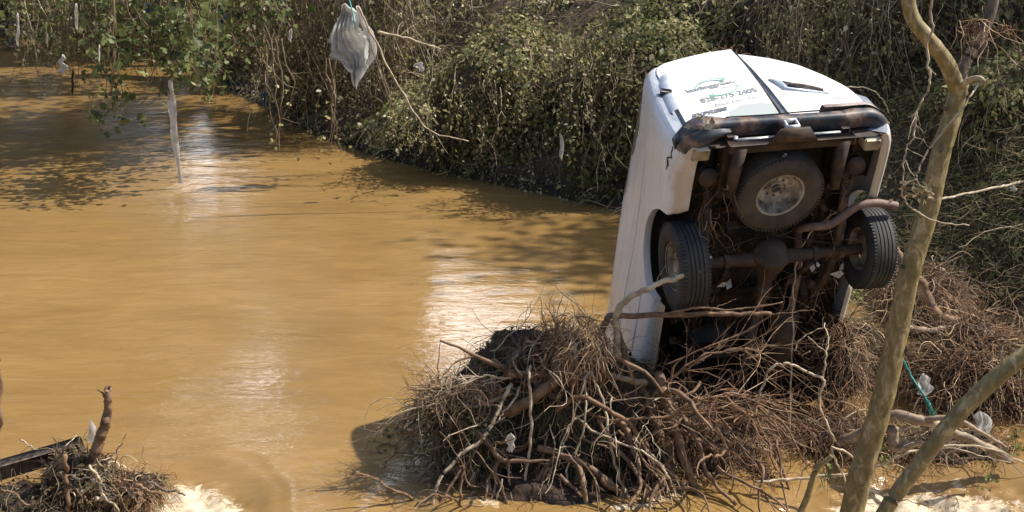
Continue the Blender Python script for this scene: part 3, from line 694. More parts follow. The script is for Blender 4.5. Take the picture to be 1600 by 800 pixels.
mb = MB(); V2 = V*np.array([-1, 1, 1]); mb.add(V2, quads=[[0, 1, 2, 3], [4, 7, 6, 5], [0, 4, 5, 1], [1, 5, 6, 2], [2, 6, 7, 3], [3, 7, 4, 0]]); mb.build('hitch_arm', M['rust'], van)
for y_, z_ in ((-1.02, .66), (-.36, .68), (.62, .62), (1.35, .56), (2.3, .54)):
    mb = MB(); box(mb, (0, y_, z_), (1.0, .09, .07), bev=.006); mb.build('cross_member', M['rust'], van)
mb = MB(); nx, ny = 60, 120; xx = np.linspace(-.93, .93, nx); yy = np.linspace(-1.19, 4.3, ny); X_, Y_ = np.meshgrid(xx, yy)
wh = (np.abs(Y_) < .53) & (np.abs(X_) > .60)
Z_ = .735 + .012*np.sign(np.sin(X_*38)) + np.where(wh, np.sqrt(np.maximum(.53**2-Y_**2, 0))*.98-.30*0, 0)*.62
i = np.arange(nx*ny).reshape(ny, nx); mb.add(np.stack([X_, Y_, Z_], -1), quads=np.stack([i[:-1, :-1], i[:-1, 1:], i[1:, 1:], i[1:, :-1]], -1).reshape(-1, 4)); mb.build('floor_pan', M['floor'], van)
# lamps' back boxes and spring hangers
for x_, y_ in ((-.77, -1.13), (.74, -1.10)):
    mb = MB(); box(mb, (x_, y_, .50), (.15, .12, .14), bev=.015); mb.build('lamp_box', M['beige'], van)
for s in (-1, 1):
    mb = MB(); lathe(mb, [(.0, -.03), (.085, -.03), (.085, -.012), (.05, 0), (.05, .03), (.085, .04), (.085, .06), (0, .06)], (s*.66, -.86, .50), (.1*s, .2, 1), 24); box(mb, (s*.66, -.86, .61), (.10, .16, .13), bev=.01); box(mb, (s*.66, -1.0, .58), (.05, .2, .06), bev=.006)
    mb.build('spring_hanger', M['rust'], van)
    sp = MB()
    for k in range(4):
        L_ = 1.55-.28*k; y_ = np.linspace(-L_/2, L_/2, 12)
        P = np.stack([np.full(12, s*.62), y_-.06, .415+.016*k*-1+ .33*(y_/.8)**2*.55], -1)
        V = np.concatenate([P+[-.035, 0, 0], P+[.035, 0, 0], P+[.035, 0, .012], P+[-.035, 0, .012]]); q_ = []
        for j in range(11):
            for a_, b_ in ((0, 1), (1, 2), (2, 3), (3, 0)): q_.append([a_*12+j, b_*12+j, b_*12+j+1, a_*12+j+1])
        sp.add(V, quads=q_)
    sp.build('leaf_spring', M['rust'], van)
    ub = MB(); box(ub, (s*.62, 0, .345), (.10, .14, .02), bev=.004)
    for a_ in (-.05, .05):
        for b_ in (-.045, .045): tubes(ub, np.array([(s*.62+b_, a_, .30), (s*.62+b_, a_, .46)]), np.full(2, .008), 6, cap=True)
    ub.build('spring_clamp', M['rust'], van)
    sh = MB(); P = np.array([(s*.40, .06, .34), (s*.36, .34, .50), (s*.33, .62, .66)]); tubes(sh, P[:2], np.full(2, .022), 10, cap=True); tubes(sh, P[1:], np.full(2, .034), 10, cap=True); sh.build('shock_absorber', M['rust'], van, smooth=True)
# axle with differential
ax = MB(); n = 24; xx = np.linspace(-.74, .86, n); rr = .048+.03*np.exp(-(xx/.25)**2)
tubes(ax, np.stack([xx, np.zeros(n), np.full(n, .387)], -1), rr, 16, ref=(0, 0, 1), cap=True)
for x_ in (-.40, .42, .66): tubes(ax, np.array([(x_-.02, 0, .387), (x_+.03, 0, .387)]), np.full(2, .064), 16, ref=(0, 0, 1), cap=True)
axle = ax.build('rear_axle', M['brownsteel'], van, smooth=True); axle.data.set_sharp_from_angle(angle=.8)
df = MB(); prof = [(0, -.175), (.07, -.17), (.125, -.135), (.15, -.08), (.165, -.06), (.172, -.045), (.172, -.02), (.15, 0), (.14, .06), (.10, .14), (.07, .22), (.06, .30), (.075, .31), (.075, .34), (0, .345)]
lathe(df, prof, (0, .0, .375), (0, 1, -.02), 28); df.build('differential', M['brownsteel'], axle, smooth=True).data.set_sharp_from_angle(angle=.9)
mb = MB(); box(mb, (-.60, -.055, .40), (.14, .012, .03)); mb.build('bright_bracket', M['steel'], axle)
sh = MB(); tubes(sh, np.array([(0, .34, .37), (.02, 1.9, .47), (.03, 3.4, .50)]), np.full(3, .048), 16, cap=True)
lathe(sh, [(.0, -.06), (.06, -.06), (.075, 0), (.06, .06), (0, .06)], (0, .40, .375), (0, 1, 0), 16); sh.build('drive_shaft', M['brownsteel'], van, smooth=True)
# muffler, transmission, fuel tank
mf = MB(); lathe(mf, [(0, -.42), (.10, -.41), (.125, -.38), (.13, 0), (.125, .38), (.10, .41), (0, .42)], (.33, 1.15, .46), (0, 1, 0), 28); mf.build('muffler', M['brownsteel'], van, smooth=True)
tk = MB(); box(tk, (-.40, 1.55, .50), (.42, 1.3, .24), bev=.05); 
for y_ in (1.15, 1.9): box(tk, (-.40, y_, .378), (.44, .04, .01))
tk.build('fuel_tank', M['floor'], van)
tr = MB(); box(tr, (.05, 2.5, .48), (.36, .8, .26), bev=.06); box(tr, (0, 3.3, .48), (.55, .8, .32), bev=.06); tr.build('gearbox', M['rust'], van)
# exhaust tail pipe over the axle and out behind the right wheel
ex = MB(); P = spline([(.38, .75, .48), (.40, .35, .56), (.36, .05, .60), (.30, -.16, .53), (.34, -.26, .44), (.50, -.30, .40), (.63, -.40, .40), (.74, -.49, .40), (.90, -.50, .40), (1.0, -.475, .40), (1.10, -.45, .40)], 50)
tubes(ex, P, np.full(50, .036), 14, cap=False); tubes(ex, P[::-1]*1.0, np.full(50, .033), 14); ex.build('exhaust_pipe', simple('muddy_pink_exhaust', [(.09, .055, .042), (.22, .14, .11)], .65, nscale=6, bumps=.3), van, smooth=True)
# brake lines and cables
ln = MB(); R_ = np.random.default_rng(12)
for pts in ([(-.6, -.05, .43), (-.35, -.10, .46), (0, -.15, .50), (.4, -.10, .44), (.68, -.05, .42)], [(.0, -.12, .5), (.05, .3, .62), (.2, .8, .66)], [(-.46, -1.1, .50), (-.44, -.4, .63), (-.43, .6, .62)], [(-.30, -1.0, .62), (-.24, -.35, .66), (-.32, .3, .64)], [(.68, -.06, .4), (.60, .25, .42), (.66, .45, .55)], [(-.7, -.9, .52), (-.62, -.6, .48), (-.66, -.3, .6)]):
    tubes(ln, spline(pts, 16), np.full(16, .006), 5)
ln.build('brake_line', M['rust'], van)
# brackets, clamps and snagged weeds
R_ = np.random.default_rng(44)
for k in range(26):
    s_ = R_.choice([-1, 1]); y_ = R_.uniform(-1.0, 2.2); x_ = s_*R_.choice([.50, .50, .36, .70]); z_ = .50+.12*R_.random()
    mb = MB(); box(mb, (x_+.04*R_.normal(), y_, z_), (R_.uniform(.05, .13), R_.uniform(.03, .12), R_.uniform(.03, .09)), rotz(R_.normal()*.5)@rotx(R_.normal()*.4), .005)
    tubes(mb, np.array([(x_, y_, z_-.05), (x_, y_, z_+.02)]), np.full(2, .014), 6, cap=True); mb.build('bracket', M[['rust', 'brownsteel'][k % 2]], van)
mb = MB(); n = 260; yy = R_.uniform(-.9, 2.4, n); s_ = np.stack([R_.choice([-.5, -.3, 0, .3, .5, .62, -.62], n)+.05*R_.normal(size=n), yy, .50-.10*R_.random(n)], -1)
strands(mb, R_, s_, R_.normal(size=(n, 3))*.6+[0, .9, -.1], R_.uniform(.1, .5, n), .0028, K=9, curl=.3); tag(mb.build('snagged_weeds', M['rootlet'], van), kind='stuff')
mb = MB(); n = 900; s_ = np.stack([R_.choice([-.5, -.62, .5, .62, 0, .1], n)+.06*R_.normal(size=n), np.where(R_.random(n) < .5, .03*R_.normal(size=n), R_.uniform(-1, 2.4, n)), .47+.12*R_.random(n)], -1)
leaves(mb, R_, s_, .02+.03*R_.random(n), np.tile([0., 0, -1], (n, 1)), tint=.5*R_.random(n)); tag(mb.build('caked_mud', M['deadleaf'], van), kind='stuff')
# wheels
TYRE = [(.205, -.095), (.225, -.118), (.28, -.132), (.335, -.130), (.362, -.118), (.380, -.100)]
g_ = []
for k in range(5):
    c_ = -.075+.0375*k
    if k: g_ += [(.388, c_-.0375+.013), (.376, c_-.0375+.016), (.376, c_-.0375+.0215), (.388, c_-.0375+.0245)]
tread = [(.387, -.088)] + g_ + [(.387, .088)]
TYRE = TYRE + tread + [(r, -a) for r, a in TYRE[::-1]]
def wheel(name, c, axd, label, tm, rm, spare=False):
    w_ = empty(name, tuple(c)); w_.parent = van; w_['label'] = label
    mb = MB(); lathe(mb, TYRE, (0, 0, 0), axd, 56)
    nt_ = 72; a = np.arange(nt_)*2*np.pi/nt_      # shoulder blocks
    axn = norm(np.array(axd, float)); u = norm(np.cross(axn, [.1, .2, .97] if abs(axn[2]) < .8 else [1, 0, 0])); v = np.cross(axn, u)
    for s in (-1, 1):
        for t_ in a:
            d_ = math.cos(t_)*u+math.sin(t_)*v; R3 = np.stack([d_, np.cross(axn, d_), axn], 1)
            box(mb, d_*.378 + axn*s*.104, (.02, .018, .026), R3)
    ty = mb.build('tyre', tm, w_); ty.data.set_sharp_from_angle(angle=.6)
    for p_ in ty.data.polygons: p_.use_smooth = True
    mb = MB()      # rim: barrel + disc, outside face along +axis
    lathe(mb, [(.205, .10), (.222, .108), (.224, .098), (.205, .085), (.196, .05), (.18, .0), (.17, -.03), (.18, -.06), (.20, -.09), (.222, -.108)], (0, 0, 0), axd, 40)
    lathe(mb, [(.178, .0), (.165, .015), (.145, .04), (.135, .055), (.12, .052), (.10, .035), (.075, .035), (.07, .07), (.055, .085), (0, .087)] if not spare else [(.19, -.04), (.18, -.005), (.165, .01), (.14, .012), (.10, -.018), (.06, -.022), (.055, .0), (.04, .004), (0, .004)], (0, 0, 0), axd, 40)
    ri = mb.build('rim', rm, w_, smooth=True); ri.data.set_sharp_from_angle(angle=.7)
    if spare:
        mb = MB(); lathe(mb, [(.200, .100), (.212, .112), (.224, .108), (.226, .098)], (0, 0, 0), axd, 40); mb.build('rim_edge', M['beige'], ri, smooth=True)
    nh = 8; a = np.arange(nh)*2*np.pi/nh
    for t_ in a:
        d_ = math.cos(t_)*u+math.sin(t_)*v; hb = MB()
        if spare: lathe(hb, [(0, .0), (.013, .0)], d_*.088 + axn*(-.010), axn, 8)
        else:
            lathe(hb, [(0, .0), (.024, .0)], d_*.142 + axn*.0565, axn+d_*.35, 10); lathe(hb, [(.012, 0), (.012, .02), (0, .021)], d_*.088+axn*.035, axn, 6)
        hb.build('hole_shade_disc', M['seal_shade'], ri)  # dark discs stand in for shade in the rim holes; nuts share the mesh
    hb = MB()
    if spare: lathe(hb, [(0, .0), (.045, .0)], axn*.006, axn, 16); lathe(hb, [(.02, 0), (.02, .03), (0, .031)], (0, 0, 0), axn, 10); hb.build('hub_bolt', M['seal_shade'], ri)
    return w_
wheel('wheel', (-.775, 0, .387), (-1, .02, 0), 'left rear wheel with yellowish rusty rim', M['rubber'], M['rim'])
wheel('wheel', (.925, 0, .387), (1, .05, 0), 'right rear wheel with its tread lit by the sun', M['rubber'], M['rim']).scale = (.95, .93, .93)
wheel('spare_wheel', (-.02, -.68, .50), (.03, .02, -1), 'spare wheel slung under the rear floor', M['sparerubber'], M['sparerim'], True)
# crack in the left rear corner
mb = MB(); R_ = np.random.default_rng(2); yy = np.linspace(-1.12, -.88, 9); zz = .60+.012*R_.normal(size=9); P = np.stack([-np.interp(zz, [.5, .62, .9], [.955, .99, 1.0])*np.interp(yy, [-1.17, -1.0], [.96, .995])-.004, yy, zz], -1); tubes(mb, P, np.array([.006, .010, .006, .009, .005, .008, .010, .005, .002]), 5); mb.build('body_crack', M['seal_shade'], van)
# white scraps caught on the chassis
sc_ = MB(); R_ = np.random.default_rng(3)
for p_, s_ in (((-.02, -1.08, .42), .05), ((-.05, -1.06, .42), .04), ((.42, .18, .34), .06), ((.47, .12, .33), .05), ((.70, .22, .36), .08), ((.75, .25, .36), .07), ((-.36, .22, .36), .07), ((-.34, .32, .37), .10)):
    leaves(sc_, R_, np.array([p_]), s_*1.5, np.array([[0., -.4, -1]]), jit=.3)
tag(sc_.build('plastic_scrap', M['whitescrap'], None), 'small white plastic scraps caught on the van axle', 'plastic scrap', kind='stuff')
ob_ = bpy.data.objects['plastic_scrap']; ob_.location = van.location; ob_.rotation_euler = van.rotation_euler

# ------------------------------------------------------------------ flood debris
def lump(c, r, seed, mat, k=1.0, parent=None, name='soil_mass', f=2.4, amp=.22):
    nu, nv = 64, 36; a = np.linspace(0, 2*np.pi, nu, endpoint=False); e = np.linspace(-np.pi/2+.02, np.pi/2-.02, nv)
    E_, A_ = np.meshgrid(e, a, indexing='ij'); d = np.stack([np.cos(E_)*np.cos(A_), np.cos(E_)*np.sin(A_), np.sin(E_)], -1)
    V = np.array(c)+d*np.array(r)*(1+amp*lumps(d, f, seed)+amp*.5*lumps(d, f*3, seed+1)+amp*.22*lumps(d, f*8, seed+2))[..., None]*k
    i = np.arange(nu*nv).reshape(nv, nu); j = (np.arange(nu)+1) % nu; m_ = MB(); m_.add(V.reshape(-1, 3), quads=np.stack([i[:-1], i[:-1][:, j], i[1:][:, j], i[1:]], -1).reshape(-1, 4), ngons=[list(i[-1])])
    return child(m_, name, mat, parent, True) if parent is not None else m_
def shell_pts(rng, c, r, n, seed, amp=.22, f=2.4, k=1.0, dz=-.4):
    d = norm(rng.normal(size=(n*3, 3))); d = d[(d[:, 2] > dz) & (d[:, 1] < .55)][:n]
    return np.array(c)+d*np.array(r)*(1+amp*lumps(d, f, seed)+amp*.5*lumps(d, f*3, seed+1))[..., None]*k, d
def tangle(mb, rng, c, r, n, seed, rad=.0035, L_=(.25, .9), droop=.12, curl=.33, tint=None, out=.5, K=9, k=1.0, down=.5, tp=1.3):
    P, d = shell_pts(rng, c, r, n, seed, k=k); n = len(P)
    d0 = d*out + rng.normal(size=d.shape)*.7 + np.array([0, 0, -down])
    return strands(mb, rng, P, d0, rng.uniform(*L_, n), rad*(.5+1.6*rng.random(n)**3), K=K, droop=droop, curl=curl, tint=rng.random(n)**tp if tint is None else tint)
dr_ = np.random.default_rng(2024)

# --- the uprooted stump in the middle
Cc = np.array([.48, 11.65, .22]); Cr = np.array([1.0, .62, .74])
stump = empty('uprooted_stump', (.5, 11.4, 0)); tag(stump, 'big dark uprooted root plate bristling with roots in front of the van', 'uprooted stump')
lump(Cc, Cr, 61, M['rootsoil'], 1.0, stump); lump(at(895, 812, 10.88), (1.10, .46, .42), 66, M['rootsoil'], 1.0, stump, 'lower_soil_mass')
mb = MB(); tangle(mb, dr_, at(895, 812, 10.88), (1.12, .48, .44), 900, 66, .0035, (.15, .5), out=.2, down=.8, droop=.2); tag(child(mb, 'lower_roots', M['rootlet'], stump), kind='stuff')
mb = MB(); tangle(mb, dr_, at(905, 545, 11.2), (.22, .2, .30), 380, 67, .0035, (.15, .5), out=.5, down=.7, tint=.6+.4*dr_.random(380)); tangle(mb, dr_, at(720, 610, 11.1), (.30, .2, .12), 300, 68, .003, (.1, .35), out=.5, down=.6, tint=.6+.4*dr_.random(300)); tag(child(mb, 'sunlit_roots', M['rootlet'], stump), kind='stuff')  # pale tint paints sunlight onto the fibres of the top and left shoulder
kn = at(880, 575, 11.5); lump(kn, (.24, .22, .30), 63, M['rootsoil'], 1, stump, 'soil_knob')
lump(at(1080, 700, 11.6), (.55, .4, .5), 64, M['rootsoil'], 1, stump, 'soil_shoulder')
mb = MB(); tangle(mb, dr_, Cc, Cr, 700, 61, .0034, (.15, .5), out=.12, down=.9, droop=.2, tint=.45*dr_.random(700)); tangle(mb, dr_, Cc, Cr*1.02, 260, 61, .003, (.3, .9), out=.7, curl=.4)  # low tint paints shade into the fibres of the main mass
tangle(mb, dr_, kn, (.26, .24, .34), 420, 63, .003, (.15, .5), out=.9); tangle(mb, dr_, at(1080, 700, 11.6), (.57, .42, .52), 900, 64, .0035, (.2, .7))
tag(child(mb, 'fine_roots', M['rootlet'], stump), kind='stuff')
mb = MB(); P, d = shell_pts(dr_, Cc, Cr*1.02, 1500, 61); strands(mb, dr_, P, d*.4+dr_.normal(size=d.shape)*.5+[0, 0, -.7], dr_.uniform(.15, .45, len(P)), .0035, K=6, droop=.2, curl=.25); tag(child(mb, 'matted_grass', M['grass'], stump), kind='stuff')
mb = MB(); P, d = shell_pts(dr_, kn, (.27, .25, .33), 260, 63); leaves(mb, dr_, P, .05, d, tint=.1+.3*dr_.random(len(P)), hang=.6); P, d = shell_pts(dr_, Cc, Cr*1.03, 900, 61); leaves(mb, dr_, P, .045, d, tint=np.clip(.1+.5*dr_.random(len(P)), 0, 1), hang=.8); tag(child(mb, 'caught_leaves', M['deadleaf'], stump), kind='stuff')
def tangled(seed, c, r, n, mat, rr, L_, name, shade=None):
    mb = MB(); rng = np.random.default_rng(seed); P, d = shell_pts(rng, c, np.array(r)*1.04, n*3, 61, k=1.0, dz=-.1); P, d = P[d[:, 1] < .1][:n], d[d[:, 1] < .1][:n]; n = len(P)
    side = np.sign(rng.normal(size=n))*rng.uniform(.1, 1.0, n)
    Q = wander(rng, P, np.stack([side, -.35+.2*rng.normal(size=n), -.55+.5*rng.normal(size=n)], -1), rng.uniform(*L_, n), 16, .045, .20); R0 = rng.uniform(*rr, n)**1.0
    tubes(mb, Q, R0[:, None]*np.linspace(1, .35, 16)[None], 6, rng.random(n), lump=.08, rng=rng)
    k = rng.integers(0, n, n*2); j = rng.integers(4, 13, n*2); strands(mb, rng, Q[k, j], norm(Q[k, j+1]-Q[k, j])+.5*rng.normal(size=(n*2, 3)), rng.uniform(.15, .55, n*2), R0[k]*.42, K=10, droop=.03, curl=.22, sides=4, taper=.35)
    tag(child(mb, name, mat, stump, True), kind='stuff')
tangled(901, Cc+[0, -.1, .0], Cr, 52, M['rootbark'], (.009, .034), (.5, 1.3), 'tangled_roots'); tangled(902, Cc+[0, -.15, .05], Cr, 38, M['palebark'], (.004, .011), (.5, 1.2), 'pale_tangled_roots'); tangled(903, at(1090, 690, 11.3), (.6, .4, .5), 50, M['rootbark'], (.006, .02), (.4, 1.0), 'tangled_roots')
tangled(904, at(895, 800, 10.9), (1.08, .46, .44), 55, M['rootbark'], (.008, .028), (.4, 1.0), 'low_tangled_roots'); tangled(905, at(895, 790, 10.85), (1.05, .46, .44), 20, M['palebark'], (.003, .008), (.4, 1.0), 'low_pale_roots')
ROOTS = [  # pixel polylines with distance, start and end radius (m)
 ([(1030, 585, 11.2), (1045, 640, 11.0), (1062, 700, 10.9), (1085, 760, 10.8), (1110, 810, 10.7)], .045, .035, 'rootbark'),
 ([(995, 595, 11.3), (1020, 650, 11.1), (1040, 720, 11.0), (1050, 810, 10.9)], .05, .045, 'rootbark'),
 ([(958, 500, 11.5), (975, 545, 11.4), (985, 590, 11.3), (978, 640, 11.3), (985, 690, 11.2)], .032, .028, 'rootbark'),
 ([(1010, 600, 11.2), (975, 592, 11.1), (948, 582, 11.1), (930, 560, 11.1)], .03, .012, 'log'),
 ([(800, 600, 11.0), (785, 625, 10.9), (768, 665, 10.8), (750, 690, 10.75), (715, 715, 10.7), (690, 745, 10.65), (678, 775, 10.6), (677, 810, 10.6)], .018, .013, 'palebark'),
 ([(812, 605, 11.05), (806, 622, 10.9), (790, 640, 10.85), (778, 655, 10.8)], .012, .006, 'palebark'),
 ([(829, 572, 11.0), (825, 590, 10.9), (830, 640, 10.85), (829, 690, 10.8), (823, 740, 10.75), (823, 812, 10.7)], .013, .012, 'palebark'),
 ([(918, 580, 11.0), (912, 600, 10.9), (900, 640, 10.85), (885, 680, 10.8), (872, 730, 10.8)], .010, .006, 'palebark'),
 ([(918, 585, 11.0), (915, 640, 10.85), (905, 695, 10.8), (888, 730, 10.75), (882, 770, 10.7), (882, 812, 10.7)], .009, .010, 'palebark'),
 ([(922, 580, 11.0), (940, 620, 10.9), (952, 680, 10.8), (962, 730, 10.75), (975, 770, 10.7), (985, 812, 10.7)], .010, .014, 'palebark'),
 ([(900, 650, 10.9), (930, 675, 10.8), (965, 690, 10.7), (1000, 705, 10.65), (1030, 725, 10.6), (1048, 755, 10.6), (1062, 785, 10.6)], .010, .008, 'palebark'),
 ([(990, 683, 10.9), (1005, 700, 10.8), (1025, 718, 10.75), (1042, 740, 10.7)], .018, .010, 'palebark'),
 ([(690, 745, 11.0), (730, 730, 10.9), (745, 770, 10.8), (760, 812, 10.8)], .035, .04, 'rootbark'),
 ([(760, 640, 11.2), (800, 640, 11.0), (850, 610, 11.0), (880, 580, 11.1)], .045, .05, 'rootbark'),
 ([(700, 620, 11.2), (730, 634, 11.0), (760, 630, 11.0), (800, 615, 11.0)], .016, .014, 'log'),
 ([(870, 640, 10.9), (905, 620, 10.85), (950, 640, 10.8), (990, 670, 10.8), (1040, 760, 10.7)], .022, .018, 'rootbark'),
 ([(840, 700, 10.85), (900, 720, 10.75), (960, 760, 10.7), (1000, 812, 10.7)], .03, .03, 'rootbark'),
 ([(1060, 640, 11.1), (1090, 690, 10.9), (1105, 740, 10.8), (1150, 790, 10.7)], .022, .016, 'rootbark'),
 ([(935, 660, 10.9), (985, 655, 10.8), (1040, 650, 10.8), (1090, 620, 10.9)], .016, .01, 'rootbark'),
]
for pts, a, b, mt in ROOTS:
    mb = MB(); limb(mb, pxs(pts), a, b, 9, rng=dr_, wob=.006, lump=.07); child(mb, 'root', M[mt], stump, True)

# --- matted clumps at the left of the stump
def debris_clump(c, r, seed, label, n=500, name='debris_clump', soil='rootsoil', mats=('twig', 'grass', 'mixleaf'), leafn=350, L_=(.15, .5), cat='debris', rad=.0035, group='clumps of flood debris'):
    rng = np.random.default_rng(seed); root = empty(name, tuple(np.array(c)-[0, 0, r[2]*.6])); tag(root, label, cat, group)
    lump(c, r, seed, M[soil], .92, root, 'mud_core'); m_ = MB(); tangle(m_, rng, c, r, n, seed, rad, L_); tag(child(m_, 'twigs', M[mats[0]], root), kind='stuff')
    m_ = MB(); tangle(m_, rng, c, r, n//2, seed, .0032, (L_[0], L_[1]*.8), droop=.22, curl=.25, K=6); tag(child(m_, 'grass_strands', M[mats[1]], root), kind='stuff')
    m_ = MB(); P, d = shell_pts(rng, c, np.array(r)*1.02, leafn, seed); leaves(m_, rng, P, .045, d, tint=np.clip(.4+.3*rng.normal(size=len(P)), 0, 1), hang=.8); tag(child(m_, 'leaf_scraps', M[mats[2]], root), kind='stuff')
    return root
debris_clump(at(715, 640, 11.3), (.36, .3, .22), 71, 'matted clump of twigs and grass on the upper left shoulder of the stump', 500, leafn=500)
debris_clump(at(730, 720, 11.2), (.28, .3, .42), 72, 'dark muddy column of matted grass under the left shoulder of the stump', 450, leafn=300)
debris_clump(at(1150, 770, 11.3), (.45, .35, .30), 74, 'reddish mat of roots at the water edge below the van', 900, mats=('rootlet', 'rootlet', 'deadleaf'))
debris_clump(at(1180, 700, 11.9), (.45, .35, .28), 75, 'brown brushy mat of rootlets under the nose of the van', 750, mats=('rootlet', 'twig', 'deadleaf'), L_=(.25, .7))
debris_clump(at(1308, 580, 12.3), (.17, .2, .46), 85, 'upright brown tangle of roots hiding the right side of the van', 480, mats=('rootlet', 'twig', 'deadleaf'), L_=(.2, .6), leafn=300)
debris_clump(at(1330, 560, 13.4), (.36, .4, .42), 76, 'sunlit heap of torn bark and dead leaves below the right rear wheel', 900, mats=('straw', 'rootlet', 'deadleaf'), leafn=1500)
debris_clump(at(1440, 470, 13.9), (.42, .4, .35), 77, 'tangle of roots and leaves on the bank beside the leaning sapling', 1000, mats=('rootlet', 'twig', 'deadleaf'), leafn=900)
debris_clump(at(1530, 590, 12.7), (.62, .5, .55), 78, 'dark curtain of hanging roots on the bank at the right edge', 1600, mats=('rootlet', 'twig', 'deadleaf'), L_=(.3, .8), leafn=900)
debris_clump(at(1300, 700, 11.8), (.42, .35, .30), 79, 'shaded mat of roots between the stump and the sapling', 1000, mats=('rootlet', 'twig', 'deadleaf'), L_=(.25, .7))
debris_clump(at(1470, 705, 11.7), (.75, .35, .22), 80, 'dark muddy bank of roots above the rapids under the curved log', 900, mats=('rootlet', 'grass', 'deadleaf'))

# --- separate branches
def branch(name, pts, a, b, mt, label, cat='branch', twigs=(), seed=0, group=None, tw=.0055, tl=(.3, .8), ntw=0, tdir=None, tmat=None, wob=.008, sides=9):
    rng = np.random.default_rng(seed+900); P0 = pxs(pts); root = empty(name, tuple(P0[0])); tag(root, label, cat, group)
    m_ = MB(); P, R_ = limb(m_, P0, a, b, sides, rng=rng, wob=wob, lump=.07); child(m_, 'stem', M[mt], root, True)
    m_ = MB()
    for t in twigs: limb(m_, pxs(t[0]), t[1], t[2], 6, rng=rng, wob=.004)
    if ntw:
        i = rng.integers(len(P)//4, len(P), ntw); d0 = (np.array(tdir) if tdir is not None else np.zeros(3))+.55*rng.normal(size=(ntw, 3))
        Q = strands(m_, rng, P[i], d0, rng.uniform(*tl, ntw), tw*(.6+.6*rng.random(ntw)), K=9, droop=.01, curl=.16, sides=4, taper=.3)
        j = rng.integers(2, 8, ntw*2); k = rng.integers(0, ntw, ntw*2); strands(m_, rng, Q[k, j], norm(Q[k, j+1]-Q[k, j])+.6*rng.normal(size=(ntw*2, 3)), rng.uniform(tl[0]*.3, tl[1]*.5, ntw*2), tw*.5, K=7, curl=.18, taper=.3)
    if twigs or ntw: child(m_, 'twigs', M[tmat or mt], root)
    return root
branch('dead_branch', [(948, 585, 11.4), (944, 540, 11.4), (945, 503, 11.35), (965, 494, 11.3), (1050, 492, 11.2), (1140, 490, 11.2), (1205, 491, 11.25)], .034, .018, 'rootbark', 'brown branch bent square and lying level across the underside of the van', twigs=[([(1030, 492, 11.2), (1090, 481, 11.15), (1150, 484, 11.1), (1222, 472, 11.1)], .012, .006), ([(1205, 491, 11.25), (1235, 488, 11.2), (1272, 484, 11.2)], .008, .003), ([(1110, 486, 11.2), (1128, 476, 11.2), (1150, 467, 11.2)], .006, .003), ([(1205, 493, 11.25), (1160, 520, 11.2), (1100, 545, 11.1), (1040, 570, 11.1)], .010, .006)], seed=1)
branch('dead_branch', [(965, 560, 11.3), (963, 510, 11.3), (968, 480, 11.25), (1000, 456, 11.2), (1050, 438, 11.2), (1095, 424, 11.2)], .034, .020, 'palebark', 'thick broken branch reaching up across the left rear wheel', twigs=[([(1060, 436, 11.2), (1085, 424, 11.2), (1106, 419, 11.2)], .008, .003), ([(1010, 452, 11.2), (1025, 440, 11.2), (1040, 415, 11.2)], .005, .002)], seed=2)
branch('dead_branch', [(1000, 640, 11.0), (1040, 600, 11.0), (1090, 560, 11.0), (1150, 545, 11.0), (1190, 548, 11.1)], .014, .006, 'rootbark', 'fan of thin brown twigs spread over the dark nose of the van', ntw=26, tw=.0045, tdir=(1, 0, .12), tl=(.35, 1.0), seed=3)
branch('dead_branch', [(1010, 690, 10.9), (1060, 640, 10.9), (1110, 620, 10.9), (1170, 615, 11.0)], .016, .007, 'rootbark', 'lower fan of reddish twigs reaching right from the stump', ntw=44, tw=.0045, tdir=(1, 0, -.08), tl=(.4, .95), tmat='rootlet', seed=4)
branch('dead_branch', [(835, 620, 11.1), (850, 575, 11.1), (870, 530, 11.1), (872, 505, 11.1)], .018, .007, 'rootbark', 'dark twiggy branch standing on top of the stump', ntw=34, tdir=(-.2, 0, .9), tl=(.12, .38), seed=5)
branch('dead_branch', [(815, 590, 11.0), (800, 560, 11.0), (812, 545, 11.0), (795, 572, 10.9), (790, 590, 11)], .02, .012, 'bark', 'blackened knotted twig on the left of the stump top', ntw=22, tdir=(-.3, 0, .4), tl=(.08, .25), seed=6)
branch('dead_branch', [(800, 590, 11.0), (770, 588, 10.9), (745, 590, 10.9), (720, 603, 10.9), (690, 628, 10.9), (640, 640, 10.9), (610, 660, 10.9)], .010, .004, 'palebark', 'thin pale branch arching left from the stump over the water', twigs=[([(640, 640, 10.9), (615, 622, 10.9), (585, 628, 10.9), (571, 650, 10.9), (570, 670, 10.9)], .004, .002)], ntw=18, tdir=(-1, 0, -.1), tl=(.15, .5), seed=7)
branch('dead_branch', [(660, 660, 10.9), (630, 690, 10.9), (608, 720, 10.9), (594, 738, 10.9)], .008, .004, 'rootbark', 'short dark twig leaning out over the swirl', ntw=5, tdir=(-.6, 0, -.2), tl=(.1, .3), seed=8)
